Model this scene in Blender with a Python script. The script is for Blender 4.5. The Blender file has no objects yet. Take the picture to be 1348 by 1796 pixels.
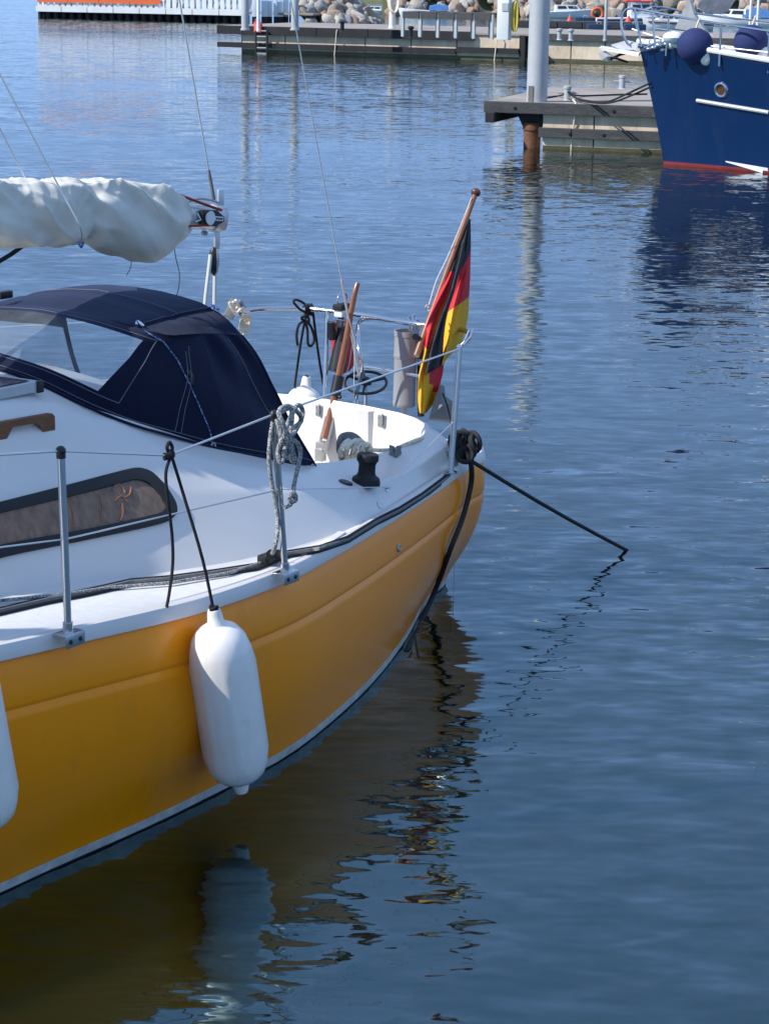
import bpy, bmesh, math, random
import numpy as np
from mathutils import Vector, Matrix, noise
from mathutils.bvhtree import BVHTree
random.seed(7)
SC = bpy.context.scene
COL = SC.collection
# ------------------------------------------------------------------ camera
FPX, CX, CY = 3630.0, 674.0, 898.0
CAMH = 2.844
ZS = 0.256            # the yacht's own zero lies this far under the water
PITCH = math.atan((CY + 45.0) / FPX)
ROLL = math.radians(0.9)
CAMP = Vector((0, 0, CAMH))
FWD = Vector((0, math.cos(PITCH), -math.sin(PITCH)))
R0 = Vector((1, 0, 0)); U0 = Vector((0, math.sin(PITCH), math.cos(PITCH)))
RX = R0 * math.cos(ROLL) + U0 * math.sin(ROLL)
UX = U0 * math.cos(ROLL) - R0 * math.sin(ROLL)
cd = bpy.data.cameras.new('camera'); cam = bpy.data.objects.new('camera', cd); COL.objects.link(cam)
cd.sensor_fit = 'VERTICAL'; cd.sensor_height = 24.0; cd.lens = 24.0 * FPX / 1796.0
cd.clip_start = 0.1; cd.clip_end = 6000
m = Matrix.Identity(4)
for i in range(3):
    m[i][0] = RX[i]; m[i][1] = UX[i]; m[i][2] = -FWD[i]; m[i][3] = CAMP[i]
cam.matrix_world = m
SC.camera = cam
# ------------------------------------------------------------------ sky and sun
SUN_DIR = Vector((-0.69, -0.275, 0.68)).normalized()      # towards the sun
el = math.asin(SUN_DIR.z); az = math.atan2(SUN_DIR.x, SUN_DIR.y)
W = bpy.data.worlds.new('World'); SC.world = W; W.use_nodes = True
nt = W.node_tree; bg = nt.nodes['Background']
sky = nt.nodes.new('ShaderNodeTexSky'); sky.sky_type = 'NISHITA'; sky.sun_disc = False
sky.sun_elevation = el; sky.sun_rotation = az % (2 * math.pi)
sky.air_density = 0.65; sky.dust_density = 0.0; sky.ozone_density = 5.0; sky.altitude = 4500
# clear northern sky: the model's gradient over an even blue
sk1 = nt.nodes.new('ShaderNodeVectorMath'); sk1.operation = 'MULTIPLY_ADD'
nt.links.new(sky.outputs[0], sk1.inputs[0]); sk1.inputs[1].default_value = (0.15, 0.15, 0.15); sk1.inputs[2].default_value = (1.10, 1.74, 3.02)
nt.links.new(sk1.outputs[0], bg.inputs[0]); bg.inputs[1].default_value = 0.15
sl = bpy.data.lights.new('sun', 'SUN'); sl.energy = 3.0; sl.angle = math.radians(0.53); sl.color = (1, 0.97, 0.92)
so = bpy.data.objects.new('sun', sl); COL.objects.link(so)
so.rotation_euler = SUN_DIR.to_track_quat('Z', 'Y').to_euler()
SC.view_settings.view_transform = 'Standard'; SC.view_settings.look = 'None'
SC.view_settings.exposure = 0.88; SC.view_settings.gamma = 1.0
SC.view_settings.use_curve_mapping = False
SC.cycles.max_bounces = 8; SC.cycles.transparent_max_bounces = 12
# ------------------------------------------------------------------ measuring helpers
def ray(px, py):
    return FWD + RX * ((px - CX) / FPX) - UX * ((py - CY) / FPX)
def pz(px, py, z):
    d = ray(px, py); return CAMP + d * ((z - CAMH) / d.z)
def py_(px, py, Y):
    d = ray(px, py); return CAMP + d * (Y / d.y)
def pplane(px, py, o, n):
    d = ray(px, py); return CAMP + d * ((o - CAMP).dot(n) / d.dot(n))
BA = math.radians(56.0)
AX = Vector((math.cos(BA), math.sin(BA), 0)); NV = Vector((AX.y, -AX.x, 0)); BO = Vector((0, 9.85, 0))
def U(u, v, z): return BO + AX * u + NV * v + Vector((0, 0, z - ZS))
def uvz(p): q = p - BO; return q.dot(AX), q.dot(NV), p.z + ZS
def pzb(px, py, z): return pz(px, py, z - ZS)
def pv(px, py, v): return pplane(px, py, BO + NV * v, NV)
def pu(px, py, u): return pplane(px, py, BO + AX * u, AX)
def on(bvh, px, py, lift=0.0):
    d = ray(px, py).normalized()
    r = bvh.ray_cast(CAMP, d)
    if r[0] is None: return None
    n = r[1]
    if n.dot(d) > 0: n = -n
    return r[0] + n * lift
def on_n(bvh, px, py):
    d = ray(px, py).normalized(); r = bvh.ray_cast(CAMP, d)
    if r[0] is None:
        print('MISS', px, py); r = bvh.find_nearest(CAMP + d * 8.0)
    n = r[1]
    return r[0], (-n if n.dot(d) > 0 else n)
# ------------------------------------------------------------------ curves and tables
def table(rows):
    """smooth interpolation of rows (u, a, b, ...)"""
    rows = sorted(rows); us = np.array([r[0] for r in rows]); vals = np.array([r[1:] for r in rows], float)
    n = len(us); sl_ = np.zeros_like(vals)
    for i in range(n):
        if i == 0: sl_[i] = (vals[1] - vals[0]) / (us[1] - us[0])
        elif i == n - 1: sl_[i] = (vals[-1] - vals[-2]) / (us[-1] - us[-2])
        else:
            d0 = (vals[i] - vals[i-1]) / (us[i] - us[i-1]); d1 = (vals[i+1] - vals[i]) / (us[i+1] - us[i])
            h0 = us[i] - us[i-1]; h1 = us[i+1] - us[i]
            sl_[i] = (d0 * h1 + d1 * h0) / (h0 + h1)
    def f(u):
        if u <= us[0]: return vals[0]
        if u >= us[-1]: return vals[-1]
        i = int(np.searchsorted(us, u)) - 1; i = max(0, min(n - 2, i))
        h = us[i+1] - us[i]; t = (u - us[i]) / h
        return ((2*t**3-3*t**2+1)*vals[i] + (t**3-2*t**2+t)*h*sl_[i] + (-2*t**3+3*t**2)*vals[i+1] + (t**3-t**2)*h*sl_[i+1])
    return f
def smooth_path(pts, k=6, closed=False):
    pts = [Vector(p) for p in pts]; n = len(pts); out = []
    if n < 3: return pts
    segs = n if closed else n - 1
    for i in range(segs):
        if closed: a, b, c, d = pts[(i-1) % n], pts[i], pts[(i+1) % n], pts[(i+2) % n]
        else: a, b, c, d = pts[max(i-1, 0)], pts[i], pts[i+1], pts[min(i+2, n-1)]
        for j in range(k):
            t = j / k
            out.append(0.5 * ((2*b) + (c-a)*t + (2*a-5*b+4*c-d)*t*t + (3*b-a-3*c+d)*t**3))
    if not closed: out.append(pts[-1])
    return out
# ------------------------------------------------------------------ mesh builder
SMALL_BITS = {'curtain_print', 'bolt', 'knot', 'label_print', 'grass_tuft'}
class MB:
    def __init__(s): s.v = []; s.f = []; s.m = []; s.mi = 0
    def add(s, vs, fs):
        o = len(s.v); s.v.extend([Vector(p) for p in vs])
        for f in fs: s.f.append([i + o for i in f]); s.m.append(s.mi)
        return s
    def loft(s, rows, closed=False, cap=False, loop=False):
        n = len(rows[0]); vs = [p for r in rows for p in r]; fs = []
        R = len(rows)
        for i in range(R if loop else R - 1):
            i2 = (i + 1) % R
            for j in range(n if closed else n - 1):
                j2 = (j + 1) % n
                fs.append((i*n+j, i*n+j2, i2*n+j2, i2*n+j))
        if cap:
            fs.append(tuple(range(n))[::-1]); fs.append(tuple((R-1)*n + j for j in range(n)))
        return s.add(vs, fs)
    def tube(s, pts, r, sides=8, closed=False, cap=True):
        pts = [Vector(p) for p in pts]
        P = [pts[0]]
        for p in pts[1:]:
            if (p - P[-1]).length > 1e-5: P.append(p)
        pts = P; n = len(pts)
        if n < 2: return s
        rad = r if callable(r) else (lambda t: r)
        rows = []; nrm = None
        for i, p in enumerate(pts):
            if closed: t = pts[(i+1) % n] - pts[i-1]
            else: t = pts[min(i+1, n-1)] - pts[max(i-1, 0)]
            if t.length < 1e-9: t = Vector((0, 0, 1))
            t.normalize()
            if nrm is None:
                nrm = t.cross(Vector((0, 0, 1)))
                if nrm.length < 1e-3: nrm = t.cross(Vector((1, 0, 0)))
            nrm = nrm - t * nrm.dot(t)
            if nrm.length < 1e-6: nrm = t.orthogonal()
            nrm.normalize(); b = t.cross(nrm); rr = rad(i / max(1, n-1))
            rows.append([p + (nrm * math.cos(a) + b * math.sin(a)) * rr for a in [2*math.pi*k/sides for k in range(sides)]])
        return s.loft(rows, closed=True, cap=(cap and not closed), loop=closed)
    def box(s, c, size, rot=None, bev=0.0):
        bm = bmesh.new(); bmesh.ops.create_cube(bm, size=1.0)
        bmesh.ops.scale(bm, vec=size, verts=bm.verts)
        if bev > 0: bmesh.ops.bevel(bm, geom=bm.edges[:], offset=bev, segments=2, affect='EDGES', profile=0.6)
        M = rot.to_4x4() if rot is not None else Matrix.Identity(4)
        M = Matrix.Translation(c) @ M
        bm.verts.index_update()
        s.add([M @ v.co for v in bm.verts], [[v.index for v in f.verts] for f in bm.faces]); bm.free(); return s
    def prism(s, poly, d):
        """polygon (3-D points) pushed along the vector d"""
        n = len(poly); vs = [Vector(p) for p in poly] + [Vector(p) + d for p in poly]
        fs = [tuple(range(n))[::-1], tuple(range(n, 2*n))] + [(i, (i+1) % n, n+(i+1) % n, n+i) for i in range(n)]
        return s.add(vs, fs)
    def lathe(s, prof, M=None, sides=20):
        M = M or Matrix.Identity(4); rows = []
        for r, z in prof:
            rows.append([M @ Vector((r*math.cos(a), r*math.sin(a), z)) for a in [2*math.pi*k/sides for k in range(sides)]])
        return s.loft(rows, closed=True, cap=True)
    def sphere(s, c, r, seg=12, rings=8, sc=(1, 1, 1)):
        prof = []
        M = Matrix.Translation(c) @ Matrix.Diagonal((sc[0], sc[1], sc[2], 1))
        for i in range(rings + 1):
            a = -math.pi/2 + math.pi * i / rings
            prof.append((max(1e-4, r*math.cos(a)), r*math.sin(a)))
        return s.lathe(prof, M, seg)
    def build(s, name, mats, parent=None, smooth=40, local=False, bevel=0):
        me = bpy.data.meshes.new(name)
        off = Vector((0, 0, 0)) if (parent is None or local) else world_loc(parent)
        me.from_pydata([tuple(p - off) for p in s.v], [], s.f)
        mats = mats if isinstance(mats, (list, tuple)) else [mats]
        for mm in mats: me.materials.append(mm)
        me.polygons.foreach_set('material_index', s.m)
        bm = bmesh.new(); bm.from_mesh(me)
        bmesh.ops.remove_doubles(bm, verts=bm.verts, dist=1e-5)
        bmesh.ops.recalc_face_normals(bm, faces=bm.faces)
        bm.to_mesh(me); bm.free()
        if smooth:
            me.polygons.foreach_set('use_smooth', [True] * len(me.polygons))
            me.set_sharp_from_angle(angle=math.radians(smooth))
        o = bpy.data.objects.new(name, me); COL.objects.link(o)
        if parent is not None: o.parent = parent
        if name in SMALL_BITS: o['kind'] = 'stuff'     # pieces too small to pick apart one by one
        return o
def world_loc(o):
    p = Vector((0, 0, 0))
    while o is not None: p = p + o.location; o = o.parent
    return p
def bvh_of(o):
    off = world_loc(o)
    return BVHTree.FromPolygons([v.co + off for v in o.data.vertices], [p.vertices[:] for p in o.data.polygons])
def tag(o, label, cat, group=None, kind=None):
    o['label'] = label; o['category'] = cat
    if group: o['group'] = group
    if kind: o['kind'] = kind
    return o
def thing(name, label, cat, loc=(0, 0, 0), group=None, rotz=0.0):
    o = bpy.data.objects.new(name, None); COL.objects.link(o)
    o.location = loc; o.rotation_euler = (0, 0, rotz); o.empty_display_size = 0.2
    return tag(o, label, cat, group)
def copy_tree(o, parent=None):
    c = o.copy(); COL.objects.link(c)
    if parent is not None: c.parent = parent
    for ch in list(o.children): copy_tree(ch, c)
    return c
def align(p, d):
    """matrix at p whose z axis points along d"""
    return Matrix.Translation(p) @ Vector(d).to_track_quat('Z', 'Y').to_matrix().to_4x4()
# ------------------------------------------------------------------ materials
def mat(name, col, rough=0.5, metal=0.0, coat=0.0, bump=0.0, bscale=40.0, var=0.0, vscale=3.0, spec=0.5, col2=None, stretch=None, sheen=0.0, subsurf=0.0):
    m = bpy.data.materials.new(name); m.use_nodes = True; n = m.node_tree; b = n.nodes['Principled BSDF']
    b.inputs['Base Color'].default_value = (*col, 1); b.inputs['Roughness'].default_value = rough
    b.inputs['Metallic'].default_value = metal; b.inputs['Coat Weight'].default_value = coat
    b.inputs['Coat Roughness'].default_value = 0.05
    b.inputs['Specular IOR Level'].default_value = spec
    if subsurf:
        b.inputs['Subsurface Weight'].default_value = subsurf; b.inputs['Subsurface Radius'].default_value = (.05, .045, .04); b.inputs['Subsurface Scale'].default_value = 1.0
    if sheen: b.inputs['Sheen Weight'].default_value = sheen; b.inputs['Sheen Tint'].default_value = (.62, .72, 1.0, 1)
    tc = n.nodes.new('ShaderNodeTexCoord'); mp = n.nodes.new('ShaderNodeMapping')
    n.links.new(tc.outputs['Object'], mp.inputs[0])
    if stretch: mp.inputs['Scale'].default_value = stretch
    if var > 0 or col2:
        t = n.nodes.new('ShaderNodeTexNoise'); t.inputs['Scale'].default_value = vscale; t.inputs['Detail'].default_value = 6
        t.inputs['Roughness'].default_value = 0.65
        n.links.new(mp.outputs[0], t.inputs['Vector'])
        r = n.nodes.new('ShaderNodeValToRGB')
        c2 = col2 or tuple(c * (1 - var) for c in col)
        r.color_ramp.elements[0].position = 0.35; r.color_ramp.elements[1].position = 0.65
        r.color_ramp.elements[0].color = (*c2, 1); r.color_ramp.elements[1].color = (*col, 1)
        n.links.new(t.outputs['Fac'], r.inputs[0]); n.links.new(r.outputs[0], b.inputs['Base Color'])
    if bump > 0:
        t2 = n.nodes.new('ShaderNodeTexNoise'); t2.inputs['Scale'].default_value = bscale; t2.inputs['Detail'].default_value = 5
        n.links.new(mp.outputs[0], t2.inputs['Vector'])
        bp = n.nodes.new('ShaderNodeBump'); bp.inputs['Strength'].default_value = 1.0; bp.inputs['Distance'].default_value = bump
        n.links.new(t2.outputs['Fac'], bp.inputs['Height']); n.links.new(bp.outputs[0], b.inputs['Normal'])
    return m
def speckled(name, c1, c2, scale=260.0, rough=0.8, bump=0.002, thr=0.5):
    m = bpy.data.materials.new(name); m.use_nodes = True; n = m.node_tree; b = n.nodes['Principled BSDF']
    b.inputs['Roughness'].default_value = rough
    tc = n.nodes.new('ShaderNodeTexCoord'); v = n.nodes.new('ShaderNodeTexVoronoi'); v.inputs['Scale'].default_value = scale
    n.links.new(tc.outputs['Object'], v.inputs['Vector'])
    r = n.nodes.new('ShaderNodeValToRGB'); r.color_ramp.interpolation = 'CONSTANT'
    r.color_ramp.elements[0].color = (*c1, 1); r.color_ramp.elements[1].color = (*c2, 1); r.color_ramp.elements[1].position = thr
    sx = n.nodes.new('ShaderNodeSeparateColor'); n.links.new(v.outputs['Color'], sx.inputs[0])
    n.links.new(sx.outputs[0], r.inputs[0]); n.links.new(r.outputs[0], b.inputs['Base Color'])
    bp = n.nodes.new('ShaderNodeBump'); bp.inputs['Distance'].default_value = bump
    n.links.new(v.outputs['Distance'], bp.inputs['Height']); n.links.new(bp.outputs[0], b.inputs['Normal'])
    return m
M = {}
M['orange'] = mat('orange_gelcoat', (1.0, 0.30, 0.0015), 0.25, spec=0.2, coat=0.08, var=0.05, vscale=1.3, col2=(0.96, 0.28, 0.0015))
M['white'] = mat('white_gelcoat', (0.70, 0.665, 0.625), 0.28, var=0.06, vscale=2.2, coat=0.15)
M['nonskid'] = mat('nonskid_deck', (0.70, 0.68, 0.65), 0.75, bump=0.0015, bscale=260, var=0.10, vscale=30)
M['stripe'] = mat('waterline_stripe', (0.66, 0.66, 0.6), 0.5, var=0.35, vscale=14)
M['antifoul'] = mat('dark_antifouling', (0.012, 0.026, 0.034), 0.7, var=0.4, vscale=9)
M['steel'] = mat('stainless_steel', (0.62, 0.62, 0.62), 0.16, metal=1.0)
M['wire'] = mat('steel_wire', (0.66, 0.66, 0.65), 0.35, metal=0.6)
M['alu'] = mat('aluminium', (0.62, 0.62, 0.62), 0.38, metal=0.7, var=0.1, vscale=12)
M['black'] = mat('black_plastic', (0.012, 0.012, 0.014), 0.42, bump=0.0004, bscale=200)
M['blackrope'] = mat('black_rope', (0.008, 0.008, 0.011), 0.85, bump=0.002, bscale=180)
M['wetrope'] = mat('dark_mooring_rope', (0.010, 0.012, 0.013), 0.8, bump=0.003, bscale=120, col2=(0.02, 0.022, 0.02), vscale=30)
M['fleck'] = speckled('grey_fleck_rope', (0.09, 0.09, 0.095), (0.46, 0.46, 0.44), 320, thr=0.42)
M['whiterope'] = speckled('cream_rope', (0.56, 0.45, 0.32), (0.80, 0.70, 0.54), 150, thr=0.22)
M['greyrope'] = mat('grey_sheet_rope', (0.20, 0.195, 0.19), 0.85, bump=0.002, bscale=160, var=0.3, vscale=40)
M['palerope'] = mat('pale_rope', (0.6, 0.6, 0.56), 0.8, bump=0.001, bscale=160)
M['bluecord'] = speckled('blue_white_cord', (0.03, 0.08, 0.26), (0.3, 0.4, 0.55), 220, thr=0.6)
M['navy'] = mat('navy_canvas', (0.002, 0.004, 0.019), 0.85, bump=0.006, bscale=6, sheen=0.20, spec=0.12, col2=(0.003, 0.005, 0.023), vscale=5)
M['thread'] = mat('pale_stitching', (0.16, 0.16, 0.20), 0.9)
M['cover'] = mat('grey_cover_cloth', (0.68, 0.645, 0.56), 0.9, bump=0.003, bscale=22, var=0.07, vscale=4)
M['teak'] = mat('teak', (0.20, 0.085, 0.035), 0.5, col2=(0.11, 0.045, 0.02), vscale=10, stretch=(3, 3, 20))
M['varnish'] = mat('varnished_wood', (0.30, 0.105, 0.03), 0.28, coat=0.5, col2=(0.20, 0.065, 0.02), vscale=6, stretch=(9, 9, 1.5))
M['fender'] = mat('white_fender_vinyl', (0.88, 0.83, 0.77), 0.30, subsurf=0.12, var=0.10, vscale=6, bump=0.0006, bscale=30)
M['greypipe'] = mat('grey_pipe_plastic', (0.27, 0.275, 0.285), 0.45)
M['rubber'] = mat('black_rubber', (0.009, 0.009, 0.010), 0.65, var=0.3, vscale=20)
M['pane'] = mat('dark_tinted_pane', (0.27, 0.18, 0.13), 0.15, spec=0.10, col2=(0.16, 0.11, 0.085), vscale=5, stretch=(6, 6, 0.5))
M['curtain'] = mat('rust_curtain_print', (0.36, 0.13, 0.05), 0.6, col2=(0.2, 0.1, 0.06), vscale=30)
M['red'] = mat('red_cloth', (0.48, 0.02, 0.03), 0.75, bump=0.004, bscale=12)
M['flagblack'] = mat('flag_black', (0.022, 0.021, 0.028), 0.75, bump=0.0006, bscale=500)
M['flagred'] = mat('flag_red', (0.66, 0.018, 0.03), 0.72, bump=0.0006, bscale=500)
M['flaggold'] = mat('flag_gold', (0.88, 0.42, 0.010), 0.72, bump=0.0006, bscale=500)
M['solar'] = mat('solar_cells', (0.012, 0.014, 0.03), 0.12)
M['clearcast'] = mat('grey_hinge_metal', (0.42, 0.42, 0.41), 0.4, metal=0.6)
M['greycloth'] = mat('grey_cloth', (0.21, 0.21, 0.205), 0.85, bump=0.004, bscale=14)
# background
M['concrete'] = mat('concrete', (0.70, 0.57, 0.42), 0.9, col2=(0.50, 0.40, 0.285), vscale=1.6, bump=0.01, bscale=6, stretch=(1, 1, 0.45))
M['deckcon'] = mat('deck_concrete', (0.36, 0.31, 0.27), 0.92, col2=(0.24, 0.205, 0.175), vscale=1.2)
M['algae'] = mat('wet_algae_band', (0.05, 0.05, 0.025), 0.6, col2=(0.09, 0.08, 0.035), vscale=3)
M['timber'] = mat('grey_dock_timber', (0.070, 0.068, 0.068), 0.85, col2=(0.045, 0.045, 0.047), vscale=2.5, stretch=(1, 6, 6), bump=0.01, bscale=10)
M['darkwood_shade'] = mat('dark_wood_and_shade', (0.022, 0.022, 0.024), 0.85, var=0.4, vscale=3)  # dark wood; also painted shade on end beam, dock gap and jetty underside
M['galv'] = mat('galvanised_steel', (0.47, 0.475, 0.48), 0.5, metal=0.1, col2=(0.40, 0.41, 0.415), vscale=3)
M['rust'] = mat('rusty_steel', (0.22, 0.085, 0.035), 0.85, col2=(0.10, 0.045, 0.025), vscale=5, bump=0.01, bscale=20)
M['bluehull'] = mat('navy_blue_hull_paint', (0.0016, 0.018, 0.075), 0.16, coat=0.5)
M['redbottom'] = mat('red_antifouling', (0.22, 0.02, 0.018), 0.6, var=0.25, vscale=5)
M['whitepaint'] = mat('white_boat_paint', (0.78, 0.78, 0.77), 0.35, var=0.04, vscale=2)
M['blueball'] = mat('blue_fender_cloth', (0.013, 0.024, 0.105), 0.85, bump=0.004, bscale=20)
M['sailbag'] = mat('grey_sail_bag', (0.20, 0.21, 0.24), 0.85, var=0.2, vscale=4, bump=0.03, bscale=4)
M['glass'] = mat('dark_boat_glass', (0.02, 0.025, 0.03), 0.08)
M['fencewhite'] = mat('white_fence_paint', (0.74, 0.74, 0.72), 0.6, var=0.1, vscale=2)
M['orangeboard'] = mat('orange_painted_board', (0.72, 0.13, 0.03), 0.6, var=0.1, vscale=1)
M['lifered'] = mat('red_lifesaving_paint', (0.65, 0.06, 0.03), 0.5)
M['yellow'] = mat('yellow_hose', (0.62, 0.44, 0.05), 0.6, var=0.15, vscale=9)
M['bluetarp'] = mat('blue_tarpaulin', (0.05, 0.17, 0.42), 0.7, var=0.25, vscale=3)
M['floatblue'] = mat('dark_blue_float', (0.012, 0.03, 0.075), 0.5)
M['buoyred'] = mat('red_buoy', (0.62, 0.05, 0.04), 0.5)
ROCKM = [mat('boulder_stone', c, 0.9, col2=tuple(x * 0.72 for x in c), vscale=3.5, bump=0.03, bscale=5) for c in
         [(0.40, 0.345, 0.28), (0.33, 0.26, 0.20), (0.36, 0.24, 0.175), (0.31, 0.30, 0.285), (0.46, 0.42, 0.36)]]
M['shore'] = mat('shore_ground', (0.20, 0.18, 0.14), 0.95, col2=(0.10, 0.12, 0.05), vscale=0.4)
M['grass'] = mat('dry_grass', (0.14, 0.15, 0.05), 0.95, col2=(0.09, 0.10, 0.04), vscale=2)
def worn(m, marks, scale, lo, hi, stretch=(1, 1, 1), detail=8, amount=.7):
    n = m.node_tree; b = n.nodes['Principled BSDF']; lk = b.inputs['Base Color'].links
    src = lk[0].from_socket if lk else None; col = tuple(b.inputs['Base Color'].default_value)
    tc = n.nodes.new('ShaderNodeTexCoord'); mp = n.nodes.new('ShaderNodeMapping'); mp.inputs['Scale'].default_value = stretch
    n.links.new(tc.outputs['Object'], mp.inputs[0])
    t = n.nodes.new('ShaderNodeTexNoise'); t.inputs['Scale'].default_value = scale; t.inputs['Detail'].default_value = detail; t.inputs['Roughness'].default_value = .7
    n.links.new(mp.outputs[0], t.inputs['Vector'])
    mr = n.nodes.new('ShaderNodeMapRange'); mr.inputs[1].default_value = lo; mr.inputs[2].default_value = hi; mr.inputs[4].default_value = amount
    n.links.new(t.outputs['Fac'], mr.inputs[0])
    mx = n.nodes.new('ShaderNodeMix'); mx.data_type = 'RGBA'; mx.inputs[6].default_value = col; mx.inputs[7].default_value = (*marks, 1)
    if src: n.links.new(src, mx.inputs[6])
    n.links.new(mr.outputs[0], mx.inputs[0]); n.links.new(mx.outputs[2], b.inputs['Base Color'])
    rr = n.nodes.new('ShaderNodeMapRange'); rr.inputs[3].default_value = b.inputs['Roughness'].default_value; rr.inputs[4].default_value = min(1, b.inputs['Roughness'].default_value + .35)
    n.links.new(mr.outputs[0], rr.inputs[0]); n.links.new(rr.outputs[0], b.inputs['Roughness'])
worn(M['orange'], (0.50, 0.17, 0.02), 2.2, .56, .80, (1, 1, .35), amount=.55)
worn(M['orange'], (0.12, 0.06, 0.02), 14, .735, .76, (1, 1, .5), amount=.6)
worn(M['white'], (0.42, 0.38, 0.33), 5.0, .62, .86, (1, 1, .5), amount=.5)
worn(M['white'], (0.22, 0.17, 0.13), 26, .74, .78, amount=.5)
worn(M['fender'], (0.40, 0.38, 0.35), 9, .58, .80, (1, 1, .35), amount=.55)
worn(M['fender'], (0.16, 0.15, 0.14), 34, .715, .75, (1, 1, .4), amount=.6)
worn(M['bluehull'], (0.02, 0.035, 0.08), 1.6, .55, .85, (1, 1, .25), amount=.5)
worn(M['deckcon'], (0.14, 0.12, 0.10), 2.5, .55, .75, amount=.7)
worn(M['concrete'], (0.20, 0.15, 0.10), 1.8, .55, .78, (1, 1, .3), amount=.75)
worn(M['galv'], (0.33, 0.33, 0.33), 3.5, .55, .8, (1, 1, .3), amount=.6)
worn(M['timber'], (0.16, 0.155, 0.15), 3, .58, .75, (.3, 1, 1), amount=.6)
worn(M['cover'], (0.42, 0.40, 0.35), 3.0, .55, .85, amount=.5)
# clear vinyl: thin, slightly milky
def vinyl():
    m = bpy.data.materials.new('clear_vinyl'); m.use_nodes = True; n = m.node_tree
    out = n.nodes['Material Output']; p = n.nodes['Principled BSDF']
    p.inputs['Base Color'].default_value = (0.50, 0.55, 0.62, 1); p.inputs['Roughness'].default_value = 0.18
    tr = n.nodes.new('ShaderNodeBsdfTransparent'); tr.inputs[0].default_value = (0.90, 0.92, 0.93, 1)
    mx = n.nodes.new('ShaderNodeMixShader')
    tc = n.nodes.new('ShaderNodeTexCoord'); t = n.nodes.new('ShaderNodeTexNoise'); t.inputs['Scale'].default_value = 7; t.inputs['Detail'].default_value = 8
    n.links.new(tc.outputs['Object'], t.inputs['Vector'])
    mr = n.nodes.new('ShaderNodeMapRange'); mr.inputs[1].default_value = 0.4; mr.inputs[2].default_value = 0.75
    mr.inputs[3].default_value = 0.10; mr.inputs[4].default_value = 0.22
    n.links.new(t.outputs['Fac'], mr.inputs[0]); n.links.new(mr.outputs[0], mx.inputs[0])
    n.links.new(tr.outputs[0], mx.inputs[1]); n.links.new(p.outputs[0], mx.inputs[2]); n.links.new(mx.outputs[0], out.inputs[0])
    bp = n.nodes.new('ShaderNodeBump'); bp.inputs['Distance'].default_value = 0.006; n.links.new(t.outputs['Fac'], bp.inputs['Height'])
    n.links.new(bp.outputs[0], p.inputs['Normal'])
    return m
M['vinyl'] = vinyl()
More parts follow.
